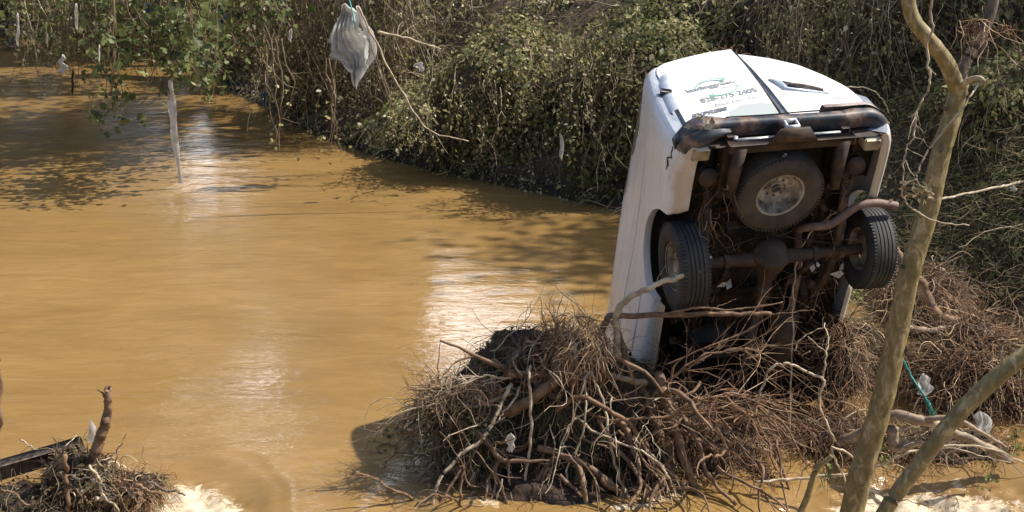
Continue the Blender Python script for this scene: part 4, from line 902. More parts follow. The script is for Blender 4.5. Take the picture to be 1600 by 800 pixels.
branch('dead_branch', [(1150, 690, 11.0), (1180, 752, 10.9), (1240, 748, 10.9), (1290, 742, 10.9), (1350, 738, 10.8), (1400, 715, 10.7), (1440, 703, 10.7), (1500, 696, 10.7), (1560, 705, 10.7), (1600, 725, 10.7)][1:], .014, .007, 'palebark', 'long thin pale branch winding in front of both leaning trunks', twigs=[([(1440, 703, 10.7), (1490, 700, 10.6), (1530, 712, 10.6), (1580, 722, 10.6)], .007, .003), ([(1482, 738, 10.6), (1480, 710, 10.6), (1500, 700, 10.6)], .007, .006), ([(1350, 738, 10.8), (1330, 712, 10.7), (1300, 700, 10.7), (1305, 720, 10.7), (1318, 745, 10.7), (1326, 770, 10.7), (1322, 800, 10.7)], .011, .009), ([(1180, 752, 10.9), (1172, 770, 10.9), (1175, 800, 10.9)], .007, .004), ([(1325, 770, 10.7), (1345, 785, 10.6), (1375, 790, 10.6)], .007, .004), ([(1395, 715, 10.7), (1410, 700, 10.7), (1427, 690, 10.7)], .006, .003)], seed=9)
branch('dead_branch', [(1180, 650, 11.0), (1186, 610, 11.0), (1204, 577, 11.0), (1232, 568, 11.0), (1262, 584, 11.0), (1285, 592, 11.0), (1280, 625, 11.0), (1290, 660, 11.0), (1305, 690, 11.0)], .011, .012, 'palebark', 'pale kinked branch looping up below the muffler', twigs=[([(1242, 548, 11.4), (1250, 530, 11.4), (1268, 520, 11.4), (1287, 511, 11.4)], .007, .004), ([(1262, 525, 11.4), (1278, 540, 11.4), (1293, 552, 11.4)], .006, .003), ([(1285, 592, 11.0), (1290, 560, 11.0), (1294, 530, 11.1), (1288, 505, 11.2)], .01, .005)], seed=10)
branch('hanging_vine', [(1218, 790, 11.6), (1232, 700, 11.6), (1236, 600, 11.6), (1238, 500, 11.7), (1242, 440, 11.8), (1252, 390, 11.8), (1285, 345, 11.8), (1330, 330, 11.9), (1375, 345, 12.0), (1395, 375, 12.0)], .009, .005, 'palebark', 'long thin vine hanging over the exhaust pipe down the underside of the van', cat='vine', seed=11, sides=6)
branch('dead_branch', [(1320, 545, 12.6), (1312, 600, 12.5), (1308, 660, 12.4), (1306, 700, 12.3)], .06, .045, 'log', 'upright broken trunk between the van and the leaning sapling', seed=12)
branch('dead_branch', [(1410, 510, 13.0), (1440, 516, 13.0), (1490, 517, 13.0), (1530, 515, 13.1)], .035, .045, 'log', 'short level log on the bank right of the sapling', seed=13)
branch('dead_branch', [(1395, 385, 13.4), (1420, 420, 13.3), (1445, 450, 13.3), (1462, 490, 13.2), (1500, 505, 13.2)], .04, .055, 'rootbark', 'thick curved root behind the sapling beside the right rear wheel', ntw=10, tdir=(.3, 0, -.4), seed=14)
branch('dead_branch', [(1465, 314, 14.5), (1520, 300, 14.8), (1570, 290, 15.0), (1610, 280, 15.2)], .014, .018, 'palebark', 'straight grey pole lying on the grassy slope', seed=15)
branch('dead_branch', [(1310, 138, 17.0), (1335, 136, 17), (1360, 140, 17), (1378, 155, 17), (1390, 175, 17)], .010, .006, 'palebark', 'thin pale arched twig beside the roof of the van', cat='twig', seed=16)
branch('fallen_log', [(1225, 725, 11.9), (1290, 700, 11.6), (1345, 680, 11.4), (1385, 655, 11.3), (1430, 652, 11.2), (1470, 668, 11.2), (1510, 685, 11.2), (1545, 700, 11.2), (1580, 720, 11.2)], .06, .035, 'log', 'smooth curved driftwood log arching over dark mud above the rapids', cat='log', twigs=[([(1395, 668, 11.3), (1400, 700, 11.2), (1440, 690, 11.1)], .06, .03), ([(1430, 655, 11.2), (1490, 655, 11.1), (1540, 680, 11.1), (1575, 700, 11.1)], .03, .015)], ntw=14, tdir=(.6, 0, -.4), tl=(.2, .5), tmat='log', seed=17)
branch('dead_branch', [(590, 50, 21.0), (640, 62, 21.0), (690, 78, 21.0)], .022, .012, 'palebark', 'pale horizontal branch pointing right from the plastic bag', ntw=6, tdir=(1, 0, -.2), tl=(.3, .8), seed=18)
branch('hanging_vine', [(560, 10, 19.4), (590, 70, 19.4), (620, 130, 19.4), (650, 180, 19.4), (680, 208, 19.4), (732, 221, 19.4)], .016, .008, 'palebark', 'long pale vine slanting down from the plastic bag to a kinked tip', cat='vine', twigs=[([(680, 208, 19.4), (690, 225, 19.4), (700, 240, 19.4)], .006, .003), ([(575, 60, 19.4), (600, 130, 19.4), (612, 160, 19.4)], .012, .006)], seed=19)
for i, (pts, lab) in enumerate([([(580, 70, 21.5), (592, 100, 21.5), (603, 140, 21.5), (598, 170, 21.5), (585, 190, 21.5), (540, 220, 21.5)], 'curved vine hanging right of the plastic bag'), ([(440, 60, 20), (446, 100, 20), (460, 130, 20), (450, 170, 20), (435, 190, 20)], 'bent vine hanging left of the plastic bag'), ([(850, 230, 21.5), (870, 215, 21.5), (895, 225, 21.5), (930, 215, 21.5)], 'small arched twig at the foot of the rounded mound')]):
    branch('hanging_vine', pts, .010, .005, 'twig', lab, cat='vine', seed=30+i, sides=6, ntw=5, tdir=(0, 0, -1), tl=(.2, .5))

# --- leaning sapling with the fork, and the second leaning trunk
sap = empty('leaning_sapling', tuple(at(1325, 812, 9.6))); tag(sap, 'slim leaning sapling with mottled olive bark and a high fork, right of the van', 'tree')
mb = MB(); trunkP, _ = limb(mb, pxs([(1325, 830, 9.6), (1345, 740, 9.6), (1375, 640, 9.6), (1398, 540, 9.6), (1420, 430, 9.6), (1450, 330, 9.6), (1470, 240, 9.6), (1488, 180, 9.6), (1500, 128, 9.6)]), .093, .060, 16, 60, lump=.02, rng=dr_); child(mb, 'trunk', M['syc'], sap, True)
for k in (8, 15, 21, 30, 38, 44, 52):
    mb = MB(); a_ = dr_.random()*6.28; d_ = np.array([math.cos(a_), -abs(math.sin(a_))*.6, .5]); limb(mb, [trunkP[k]+d_*.05, trunkP[k]+d_*.11, trunkP[k]+d_*.11+[0, 0, .04]], .016, .008, 7, rng=dr_); child(mb, 'knot', M['bark'], sap, True)
mb = MB(); limb(mb, pxs([(1500, 150, 9.6), (1480, 100, 9.55), (1450, 60, 9.5), (1425, 25, 9.5), (1415, -30, 9.5)]), .058, .045, 14, 30, lump=.03, rng=dr_); child(mb, 'limb', M['syc'], sap, True)
mb = MB(); limb(mb, pxs([(1498, 150, 9.6), (1505, 105, 9.65), (1525, 70, 9.7), (1545, 30, 9.75), (1560, -30, 9.8)]), .045, .034, 12, 30, lump=.04, rng=dr_); child(mb, 'limb', M['bark'], sap, True)
mb = MB(); limb(mb, pxs([(1497, 140, 9.6), (1515, 125, 9.4), (1530, 122, 9.3), (1538, 127, 9.25)]), .024, .014, 8, rng=dr_)
for p_ in ([(1532, 125, 9.3), (1510, 160, 9.2), (1475, 205, 9.2), (1450, 235, 9.2), (1437, 262, 9.2), (1432, 280, 9.2), (1445, 295, 9.2), (1460, 305, 9.2)], [(1432, 280, 9.2), (1410, 290, 9.2), (1412, 310, 9.2), (1430, 330, 9.2), (1470, 347, 9.2), (1515, 353, 9.2)]): limb(mb, pxs(p_), .008, .0045, 6, rng=dr_, wob=.004)
child(mb, 'side_twig', M['palebark'], sap, True)
mb = MB(); b_ = np.array(pxs([(1530, 60, 9.6)])[0]); s_ = np.array([at(1538+20*dr_.normal(), 30+25*dr_.random(), 9.6) for _ in range(50)]); strands(mb, dr_, s_, np.array([.1, 0, -1])+.6*dr_.normal(size=(50, 3)), dr_.uniform(.1, .45, 50), .003, K=9, droop=.1, curl=.35); child(mb, 'snagged_rootlets', M['rootlet'], sap)
branch('hanging_twig', [(1454, -30, 9.3), (1454, 40, 9.3), (1450, 100, 9.3), (1449, 140, 9.3), (1432, 170, 9.3), (1428, 205, 9.3), (1415, 235, 9.3), (1410, 265, 9.3), (1412, 290, 9.3)], .009, .005, 'palebark', 'long knobbly twig hanging beside the left limb of the sapling', cat='twig', seed=40, sides=6, ntw=9, tdir=(0, 0, -.6), tl=(.05, .2), tw=.004)
mb = MB(); c_ = at(1438, 298, 9.2); n = 46; P = c_+dr_.normal(size=(n, 3))*[.075, .04, .045]; leaves(mb, dr_, P, .045, tint=np.clip(.75+.2*dr_.normal(size=n), 0, 1)); strands(mb, dr_, P[:20], dr_.normal(size=(20, 3)), .12, .0025, K=6); thing1(mb, 'withered_leaf_bunch', M['straw'], 'small bunch of withered yellow leaves caught on the sapling twig', 'leaf bunch', c_)
tk2 = empty('leaning_tree', tuple(at(1380, 812, 9.3))); tag(tk2, 'curved smooth olive trunk leaning in from the lower right edge', 'tree')
mb = MB(); limb(mb, pxs([(1360, 840, 9.3), (1395, 780, 9.3), (1440, 720, 9.3), (1490, 655, 9.3), (1540, 605, 9.3), (1585, 567, 9.3), (1650, 525, 9.3), (1720, 490, 9.3)]), .057, .066, 16, 60, lump=.02, rng=dr_); child(mb, 'trunk', M['syc'], tk2, True)
mb = MB(); limb(mb, pxs([(1245, 815, 10.2), (1262, 775, 10.2), (1275, 735, 10.2), (1300, 712, 10.2)]), .03, .02, 10, rng=dr_); thing1(mb, 'broken_stub', M['syc'], 'short broken olive stub left of the foot of the sapling', 'stub', at(1245, 815, 10.2), smooth=True)
# sprigs of green leaf on the pale branch
for i, (px, py, lab) in enumerate([(1378, 705, 'hanging green sprig between the two leaning trunks'), (1292, 750, 'limp green sprig left of the sapling foot'), (1545, 745, 'dark leaf sprig hanging over the rapids'), (1585, 690, 'grassy green sprig at the right edge above the rapids')]):
    mb = MB(); n = 26; c_ = at(px, py, 10.5); P = c_+dr_.normal(size=(n, 3))*[.035, .03, .07]; leaves(mb, dr_, P, .042, tint=np.clip(.55+.3*dr_.normal(size=n), 0, 1), hang=1.); strands(mb, dr_, c_+np.array([0, 0, .12])+.01*dr_.normal(size=(4, 3)), np.tile([0, 0, -1.], (4, 1)), .25, .0025, K=6, curl=.1); thing1(mb, 'leaf_sprig', M['green'], lab, 'leaf sprig', c_)

# --- snag at the lower left: plank, stub and matted clump
pl = MB(); a = at(-60, 752, 10.75); b = at(128, 697, 10.9); d = norm(b-a); L_ = np.linalg.norm(b-a); sde = norm(np.cross(d, [0, 0, 1])); up = np.cross(sde, d)
box(pl, (a+b)/2, (L_, .16, .13), np.stack([d, sde, up], 1), .008); thing1(pl, 'wooden_beam', M['log2'] if 'log2' in M else M['bark'], 'dark squared wooden beam jutting in from the left edge onto the snag', 'beam', a)
debris_clump(at(140, 765, 10.7), (.34, .28, .33), 81, 'matted snag of mud, twigs and pale grass in the lower left corner', 420, mats=('twig', 'straw', 'deadleaf'), leafn=900, L_=(.10, .32), rad=.005)
debris_clump(at(40, 800, 10.6), (.42, .3, .22), 82, 'dark muddy heap under the wooden beam', 220, mats=('twig', 'grass', 'deadleaf'))
debris_clump(at(215, 765, 10.6), (.20, .2, .12), 83, 'reddish twiggy mat on the right side of the lower left snag', 380, mats=('rootlet', 'straw', 'deadleaf'), leafn=250, L_=(.1, .35))
branch('broken_stub', [(143, 740, 10.6), (150, 700, 10.6), (162, 665, 10.6), (168, 640, 10.6), (169, 606, 10.6)], .055, .030, 'rootbark', 'upright splintered brown stub on the lower left snag', cat='stub', twigs=[([(165, 640, 10.6), (163, 618, 10.6), (153, 609, 10.6)], .014, .006), ([(170, 625, 10.6), (171, 606, 10.6), (173, 603, 10.6)], .012, .003)], seed=50)
for i, (pts, r_, lab) in enumerate([([(176, 735, 10.3), (185, 705, 10.3), (197, 679, 10.3)], .006, 'thin dark twig sticking up right of the stub'), ([(140, 727, 10.2), (155, 750, 10.2), (160, 770, 10.2), (185, 800, 10.2)], .012, 'pale curled root in front of the stub'), ([(168, 742, 10.2), (180, 765, 10.2), (200, 800, 10.2)], .007, 'straight yellow straw in front of the stub'), ([(32, 688, 10.8), (45, 696, 10.8), (58, 704, 10.8)], .008, 'short pale stick on top of the wooden beam'), ([(100, 710, 10.3), (104, 760, 10.3), (108, 805, 10.3)], .024, 'brown stick standing under the end of the beam'), ([(0, 768, 10.2), (22, 772, 10.2), (45, 790, 10.2), (70, 772, 10.2)], .010, 'crooked reddish twig in the lower left corner'), ([(230, 752, 10.2), (260, 765, 10.2), (290, 772, 10.2)], .012, 'dark stick pointing right into the foam')]):
    branch('stick', pts, r_, r_*.7, ['rootbark', 'palebark', 'straw', 'palebark', 'rootbark', 'rootbark', 'bark'][i], lab, cat='stick', seed=60+i, sides=7)
branch('broken_stub', [(-8, 690, 8.0), (-2, 640, 8.0), (-3, 575, 8.0), (-8, 540, 8.0)], .025, .018, 'rootbark', 'brown stem just showing at the left edge of the picture', cat='stub', seed=70)
mb = MB(); P = np.stack([at(146, 690, 10.45), at(150, 668, 10.45), at(141, 655, 10.45), at(136, 692, 10.45), at(143, 672, 10.4)]); mb.add(np.concatenate([P, P+[0, .004, 0]]), tris=[[0, 1, 4], [1, 2, 4], [2, 3, 4], [3, 0, 4], [5, 9, 6], [6, 9, 7], [7, 9, 8], [8, 9, 5]]); thing1(mb, 'plastic_scrap', M['bag'], 'grey plastic scrap wrapped on the splintered stub', 'plastic scrap', P[0])

STK = [f'{a} stick lying loose on the lower left snag, {b}' for a, b in [('pale', 'lowest of the pale ones'), ('reddish', 'nearest the beam'), ('dark', 'close under the stub'), ('thin pale', 'crossing the pale curled root'), ('thin reddish', 'close to the foam'), ('dark grey', 'half sunk at the bottom edge'), ('whitish', 'pointing towards the foam'), ('rusty brown', 'lying across the mud'), ('blackish', 'leaning on the matted grass')]]
for i in range(9):
    r_ = np.random.default_rng(820+i); x0, y0 = 60+170*r_.random(), 735+50*r_.random(); a_ = r_.uniform(-.9, .9); l_ = r_.uniform(25, 75)
    branch('stick', [(x0, y0, 10.35), (x0+l_*.5*math.cos(a_), y0+l_*.5*math.sin(a_)+3*r_.normal(), 10.3), (x0+l_*math.cos(a_), y0+l_*math.sin(a_), 10.3)], r_.uniform(.007, .022), .006, ['palebark', 'rootbark', 'bark'][i % 3], STK[i], cat='stick', seed=830+i, group='loose sticks on the lower left snag', sides=7)
# --- teal rope with frayed end
mb = MB(); P0 = pxs([(1408, 555, 11.6), (1422, 585, 11.6), (1440, 612, 11.5), (1452, 632, 11.5)]); limb(mb, P0, .010, .008, 7, rng=dr_, wob=.003)
s_ = np.tile(P0[-1], (14, 1)); strands(mb, dr_, s_, np.array([.45, 0, -1])+.14*dr_.normal(size=(14, 3)), dr_.uniform(.14, .26, 14), .0028, K=6, curl=.06)
s_ = np.tile(P0[2], (8, 1)); strands(mb, dr_, s_, np.array([.55, 0, -1])+.1*dr_.normal(size=(8, 3)), dr_.uniform(.2, .32, 8), .0025, K=6, curl=.05); lathe(mb, [(0, -.012), (.015, -.008), (.017, 0), (.015, .008), (0, .012)], P0[-1], P0[-1]-P0[-2], 10)
thing1(mb, 'teal_rope', M['teal'], 'frayed teal rope hanging between the sapling and the leaning trunk', 'rope', P0[0])

# --- plastic bags, strips and cloth
def sheet(name, outline, D, mat, label, cat, seed, nu=16, nv=26, depth=.08, fold=7, group=None):
    """crumpled sheet: outline = (left edge, right edge) pixel polylines top to bottom"""
    rng = np.random.default_rng(seed); Lp = spline([at(a, b, D) for a, b in outline[0]], nv); Rp = spline([at(a, b, D) for a, b in outline[1]], nv)
    u = np.linspace(0, 1, nu); V = Lp[:, None]*(1-u[None, :, None])+Rp[:, None]*u[None, :, None]; U_, T_ = np.meshgrid(u, np.linspace(0, 1, nv))
    if name == 'plastic_bag': V[..., 2] += (.10*np.sin(U_*23)+.08*np.sin(U_*41+1))*T_**4
    off = depth*(np.sin(U_*fold+3*lumps(V, 2.0, seed))*.35+.6*lumps(V, 9, seed+1)); wid = np.linalg.norm(Rp-Lp, axis=1)[:, None]; off = off*np.clip(wid/.25, .15, 1)
    jag = (np.convolve(rng.random(nv+4)-.5, np.ones(5)/5, 'valid')[:, None])*.5*(np.abs(U_-.5)*2)**3*np.sign(U_-.5); V = V + (Rp-Lp)[:, None]*jag[..., None]
    V = V + np.stack([.25*off, off+.5*depth*np.sin(U_*math.pi), .1*off], -1); i = np.arange(nu*nv).reshape(nv, nu); m_ = MB(); m_.add(V.reshape(-1, 3), quads=np.stack([i[:-1, :-1], i[:-1, 1:], i[1:, 1:], i[1:, :-1]], -1).reshape(-1, 4))
    m_.add((V+np.array([0, .05*depth+.003, 0])).reshape(-1, 3), quads=np.stack([i[:-1, :-1], i[1:, :-1], i[1:, 1:], i[:-1, 1:]], -1).reshape(-1, 4))
    base = at(outline[0][-1][0], outline[0][-1][1], D); return thing1(m_, name, mat, label, cat, base, group=group, smooth=True)
bag = sheet('plastic_bag', ([(534, 8), (524, 35), (515, 75), (518, 90), (532, 100), (545, 115), (552, 122)], [(540, 6), (552, 20), (565, 40), (572, 60), (576, 95), (566, 112), (556, 124)]), 20.8, M['bag'], 'large torn translucent plastic bag hanging over the river', 'plastic bag', 5, depth=.20, nu=40, nv=50, fold=34)
sheet('plastic_strip', ([(556, 10), (562, 35), (572, 55), (578, 80), (570, 100)], [(560, 9), (570, 30), (585, 55), (588, 85), (576, 105)]), 20.7, M['whitescrap'], 'twisted dirty white strip tied beside the big plastic bag', 'plastic strip', 6, depth=.1)
mb = MB(); limb(mb, pxs([(543, -8, 20.8), (548, 8, 20.7), (552, 25, 20.6), (554, 40, 20.6)]), .012, .008, 6); thing1(mb, 'teal_rope', M['teal'], 'short teal cord holding the big plastic bag', 'rope', at(543, -8, 20.8))
sheet('plastic_strip', ([(263, 126), (262, 160), (266, 190), (270, 225), (276, 260), (279, 287)], [(269, 124), (274, 165), (277, 195), (279, 230), (282, 260), (286, 287)]), 20.5, M['whitescrap'], 'long narrow white plastic strip hanging down to the water', 'plastic strip', 7, depth=.05, fold=4)
sheet('dark_rag', ([(250, 122), (252, 138), (258, 150)], [(262, 124), (265, 140), (265, 155)]), 20.5, M['bark'], 'small dark rag beside the top of the long white strip', 'rag', 8, depth=.05)
scr = [((92, 85, 105, 115, 21.3), 'whitescrap', 'small pale bag hanging left over the water below the green leaves'), ((110, 105, 117, 150, 21.3), 'bark', 'dark narrow rag hanging below the pale bag'), ((341, 5, 355, 38, 22), 'bluescrap', 'blue cloth scrap caught in the trees at the top'), ((331, 18, 342, 35, 22), 'whitescrap', 'white scrap beside the blue cloth'), ((223, 5, 238, 20, 22), 'bluescrap', 'small dark blue scrap near the upper left'), ((410, 140, 418, 165, 22), 'bluescrap', 'tiny blue-grey scrap low over the water'), ((1228, 22, 1262, 50, 21.3), 'whitescrap', 'crumpled white scrap on the bank above the van'), ((648, 97, 664, 112, 20), 'whitescrap', 'pale fanned scrap on the bank under the pale branch'), ((1518, 645, 1552, 690, 11.6), 'bag', 'grey plastic sheet snagged on the log at the right'), ((1432, 585, 1460, 618, 12), 'bag', 'muddy plastic film behind the teal rope'), ((870, 208, 884, 250, 19), 'whitescrap', 'narrow white strip on the mound left of the van'), ((1575, 290, 1590, 300, 15), 'whitescrap', 'little white scrap on the slope at the right edge'), ((450, 45, 458, 65, 21.5), 'whitescrap', 'small white scrap left of the plastic bag'), ((790, 680, 808, 708, 10.7), 'whitescrap', 'white feather-like scrap on the dark face of the stump'), ((755, 755, 772, 770, 10.7), 'bag', 'small grey scrap low on the stump'), ((893, 535, 903, 560, 11), 'whitescrap', 'torn white scrap near the top of the stump'), ((262, 40, 270, 70, 21.3), 'whitescrap', 'bright split strip above the hanging leaves'), ((70, 35, 76, 72, 22), 'whitescrap', 'pale streamer hanging at the upper left'), ((25, 20, 30, 70, 22), 'whitescrap', 'thin pale streamer near the upper left corner'), ((116, 5, 122, 45, 20), 'whitescrap', 'slanting white streamer above the pale bag'), ((153, 70, 156, 95, 20), 'whitescrap', 'short white streamer in the hanging leaves')]
for i, ((x0, y0, x1, y1, D), mt, lab) in enumerate(scr):
    r_ = np.random.default_rng(600+i); w_ = x1-x0; h_ = y1-y0; w_ = w_*(.65 if h_ > 2.5*w_ else 1)
    xm = (x0+x1)/2; hw = w_/2*np.array([.35, .75, 1.0, .55, .8, .2])*(.6+.6*r_.random(6)); hw2 = w_/2*np.array([.3, .9, .6, 1.0, .5, .15])*(.6+.6*r_.random(6)); mid = xm+w_*.08*r_.normal(size=6); yy = y0+h_*np.array([0, .16, .38, .6, .82, 1.0])
    sheet('rag' if mt in ('bluescrap', 'bark') else 'plastic_scrap', ([(a-b, c) for a, b, c in zip(mid, hw, yy)], [(a+b, c+.06*h_) for a, b, c in zip(mid, hw2, yy)]), D, M[mt], lab, 'rag' if mt in ('bluescrap', 'bark') else 'plastic scrap', 610+i, 12, 16, depth=.09, fold=16)
# rootlets caught on the van's roof edge
mb = MB(); n = 120; s_ = np.array([vpt(x_, -1.02+.04*r, 2.02-.25*max(0, x_)) for x_, r in zip(dr_.normal(size=n)*.10-.02, dr_.random(n))]); strands(mb, dr_, s_, dr_.normal(size=(n, 3))+[0, -.3, .2], dr_.uniform(.08, .28, n), .003, K=8, curl=.45); tag(thing1(mb, 'root_wad', M['rootlet'], 'wad of brown rootlets on the roof edge of the van', 'root wad', vpt(0, -1.0, 2.0)))
mb = MB(); n = 160; xx = dr_.uniform(.1, .8, n); s_ = np.array([vpt(x_, -.98, np.interp(x_, [0, .25, .5, .7, .85], [1.98, 1.84, 1.66, 1.38, 1.15])+.01) for x_ in xx]); strands(mb, dr_, s_, dr_.normal(size=(n, 3))*[1, .5, .5]+[.6, 0, .1], dr_.uniform(.06, .2, n), .003, K=7, curl=.4); thing1(mb, 'twig_fringe', M['rootlet'], 'fringe of brown twigs along the crushed right roof edge of the van', 'twigs', vpt(.4, -1, 1.7))

# ------------------------------------------------------------------ river bank
rg = np.random.default_rng(77)
def on_ground(x, y, dz=0): 
    x = np.asarray(x, float); y = np.asarray(y, float); return np.stack([x, y, gz(x, y)+dz], -1)
def gnormal(x, y):
    e = .15; dx = (gz(x+e, y)-gz(x-e, y))/(2*e); dy = (gz(x, y+e)-gz(x, y-e))/(2*e)
    return norm(np.stack([-dx, -dy, np.ones_like(dx)], -1))
def bank_samples(rng, n, dmax=9, dmin=-.1, ymax=42, ymin=9.5):
    out = []
    tot = 0
    while tot < n:
        x = rng.uniform(-18, 13, 4*n); y = rng.uniform(ymin, ymax, 4*n)
        vis = (np.abs(x) < .40*y+1.0); d = sdist(x, y)
        k = vis & (d > dmin) & (d < dmax) & (rng.random(4*n) < np.clip(1.15-d/dmax, .1, 1)); out.append(np.stack([x[k], y[k]], -1)); tot += k.sum()
    return np.concatenate(out)[:n]
# ground cover: litter, half-buried vines and straw
s = bank_samples(rg, 60000); P = on_ground(s[:, 0], s[:, 1], .03+.10*rg.random(len(s))**2); N = gnormal(s[:, 0], s[:, 1])
mb = MB(); pt = lumps(P, 1.3, 40)
leaves(mb, rg, P, .045+.04*rg.random(len(s)), N, tint=np.clip(.42+.22*pt+.25*rg.normal(size=len(s)), 0, 1), jit=.6, hang=.6)
tag(mb.build('leaf_litter', M['mixleaf']), kind='stuff')
s = bank_samples(rg, 5000); P = on_ground(s[:, 0], s[:, 1], .04+.12*rg.random(len(s))); N = gnormal(s[:, 0], s[:, 1])
down = norm(np.stack([N[:, 0], N[:, 1], -1.2*np.sqrt(N[:, 0]**2+N[:, 1]**2)], -1))
mb = MB(); strands(mb, rg, P, down+.5*rg.normal(size=P.shape), .35+.9*rg.random(len(s)), .003+.006*rg.random(len(s))**2, K=7, droop=.02, curl=.28)
tag(mb.build('vine_litter', M['twig']), kind='stuff')
# straw-like flattened grass on the slope at the right
n = 9000; x = rg.uniform(4.2, 9, n); y = rg.uniform(11, 17.5, n); k = sdist(x, y) > 0; x, y = x[k], y[k]; P = on_ground(x, y, .03+.08*rg.random(len(x)))
mb = MB(); strands(mb, rg, P, np.stack([-.6+.5*rg.normal(size=len(x)), -.6+.5*rg.normal(size=len(x)), .1+.2*rg.normal(size=len(x))], -1), .15+.35*rg.random(len(x)), .003+.003*rg.random(len(x)), K=5, droop=.12, curl=.3)
tag(mb.build('flattened_straw', M['straw']), kind='stuff')
n = 16000; x = rg.uniform(4.2, 9, n); y = rg.uniform(11, 19, n); k = (sdist(x, y) > .15) & (lumps(np.stack([x, y], -1), 1.6, 44) > -.25); x, y = x[k], y[k]; P = on_ground(x, y, .02)
mb = MB(); strands(mb, rg, P, np.stack([-.5+.6*rg.normal(size=len(x)), -.5+.6*rg.normal(size=len(x)), .7+.2*rg.normal(size=len(x))], -1), .10+.2*rg.random(len(x)), .004+.003*rg.random(len(x)), K=5, droop=.22, curl=.2, taper=.2)
P = on_ground(x[:5000], y[:5000], .08); leaves(mb, rg, P, .05+.04*rg.random(len(P)), gnormal(x[:5000], y[:5000]), tint=np.clip(.5+.3*rg.normal(size=len(P)), 0, 1))
tag(mb.build('slope_grass', M['grass']), kind='stuff')
# litter floating along the waterline
n = 4000; x = rg.uniform(-9, 5.4, n); y = rg.uniform(10.6, 33, n); d_ = -sdist(x, y); k = (d_ > 0) & (d_ < .9) & (rg.random(n) < np.exp(-d_*5)); x, y = x[k], y[k]; P = np.stack([x, y, .006+.01*rg.random(len(x))], -1)
q_ = np.concatenate([np.array([.4, 11.6, .012])+np.stack([1.3*np.cos(a_)*u_, .75*np.sin(a_)*u_, 0*a_], -1) for a_, u_ in [(rg.uniform(0, 6.28, 260), rg.uniform(.95, 1.3, 260)[:])]])
P = np.concatenate([P, q_]); mb = MB(); leaves(mb, rg, P, .03+.04*rg.random(len(P)), np.tile([0, 0, 1.], (len(P), 1)), jit=.15); k = rg.integers(0, len(P), 260); strands(mb, rg, P[k], rg.normal(size=(260, 3))*[1, 1, .03], rg.uniform(.05, .3, 260), .004, K=5, curl=.12)
tag(mb.build('floating_litter', M['deadleaf']), kind='stuff')

# ---- shrubs smothered in vines
def mound(name, c, r, seed, label, nleaf=6750, nstr=175, green=0.18, cat='shrub', group='vine covered shrubs on the far bank', leafs=.085, core=True, topgreen=0, lit=.0):
    rng = np.random.default_rng(seed); c = np.array(c, float); r = np.array(r, float)
    root = empty(name, (c[0], c[1], float(gz(c[0], c[1])))); tag(root, label, cat, group)
    def surf(d, k=1.0):
        f = 1+.21*lumps(d, 2.6, seed)+.08*lumps(d, 6.5, seed+1); return c + d*r*f[..., None]*k
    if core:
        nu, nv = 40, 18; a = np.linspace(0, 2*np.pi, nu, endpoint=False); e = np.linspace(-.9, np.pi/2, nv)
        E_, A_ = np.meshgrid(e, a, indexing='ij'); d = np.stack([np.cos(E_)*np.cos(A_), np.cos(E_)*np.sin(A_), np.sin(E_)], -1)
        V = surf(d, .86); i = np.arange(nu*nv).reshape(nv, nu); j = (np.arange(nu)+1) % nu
        m_ = MB(); m_.add(V.reshape(-1, 3), quads=np.stack([i[:-1], i[:-1][:, j], i[1:][:, j], i[1:]], -1).reshape(-1, 4)); child(m_, 'shade_core', M['soil'], root, True)  # dark dome standing in for the shaded inside of the shrub
    d = norm(rng.normal(size=(nleaf*2, 3))); d = d[(d[:, 2] > -.5)][:nleaf]
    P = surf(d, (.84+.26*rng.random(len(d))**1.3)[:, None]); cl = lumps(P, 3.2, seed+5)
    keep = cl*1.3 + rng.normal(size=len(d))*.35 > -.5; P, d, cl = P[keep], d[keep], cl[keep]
    tn = np.clip(.38+.34*cl+.22*rng.normal(size=len(P))+lit, 0, 1)  # clump noise and lit paint sunlit patches and shade into the leaf tint
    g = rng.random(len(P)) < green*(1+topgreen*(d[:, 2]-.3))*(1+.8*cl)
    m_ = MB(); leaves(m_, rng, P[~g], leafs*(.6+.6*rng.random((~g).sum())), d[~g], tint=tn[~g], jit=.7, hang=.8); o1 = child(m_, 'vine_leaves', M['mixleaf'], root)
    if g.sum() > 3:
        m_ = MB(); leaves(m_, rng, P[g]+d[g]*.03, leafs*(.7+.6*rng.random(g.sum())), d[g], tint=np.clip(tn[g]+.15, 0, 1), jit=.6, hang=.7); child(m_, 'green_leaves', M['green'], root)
    d = norm(rng.normal(size=(nstr*3, 3))); d = d[d[:, 2] > -.1][:nstr]; P = surf(d, (1.0+.06*rng.random(len(d)))[:, None])
    K = 9; L_ = .3+.9*rng.random(len(P)); Q = np.zeros((len(P), K, 3)); Q[:, 0] = P; dd = d.copy(); dir_ = norm(np.stack([d[:, 0], d[:, 1], -1.3*np.ones(len(d))], -1)+.5*rng.normal(size=d.shape))
    for k in range(1, K):
        dir_ = norm(dir_+.28*rng.normal(size=d.shape)+np.array([0, 0, -.12])); p_ = Q[:, k-1]+dir_*(L_/(K-1))[:, None]
        rel = (p_-c)/r; l = np.linalg.norm(rel, axis=1); rel = rel/np.maximum(l, 1e-6)[:, None]; s_ = surf(rel, .99); inside = l < np.linalg.norm((s_-c)/r, axis=1)
        p_[inside] = s_[inside]; Q[:, k] = p_
    m_ = MB(); tubes(m_, Q, (.0028+.006*rng.random(len(P))**3)[:, None]*np.linspace(1, .5, K)[None], 3, rng.random(len(P))**1.3); child(m_, 'vine_stems', M['twig'], root)
    return root
def gm(px, py, D, rx, ry, rz): c = at(px, py, D); return c
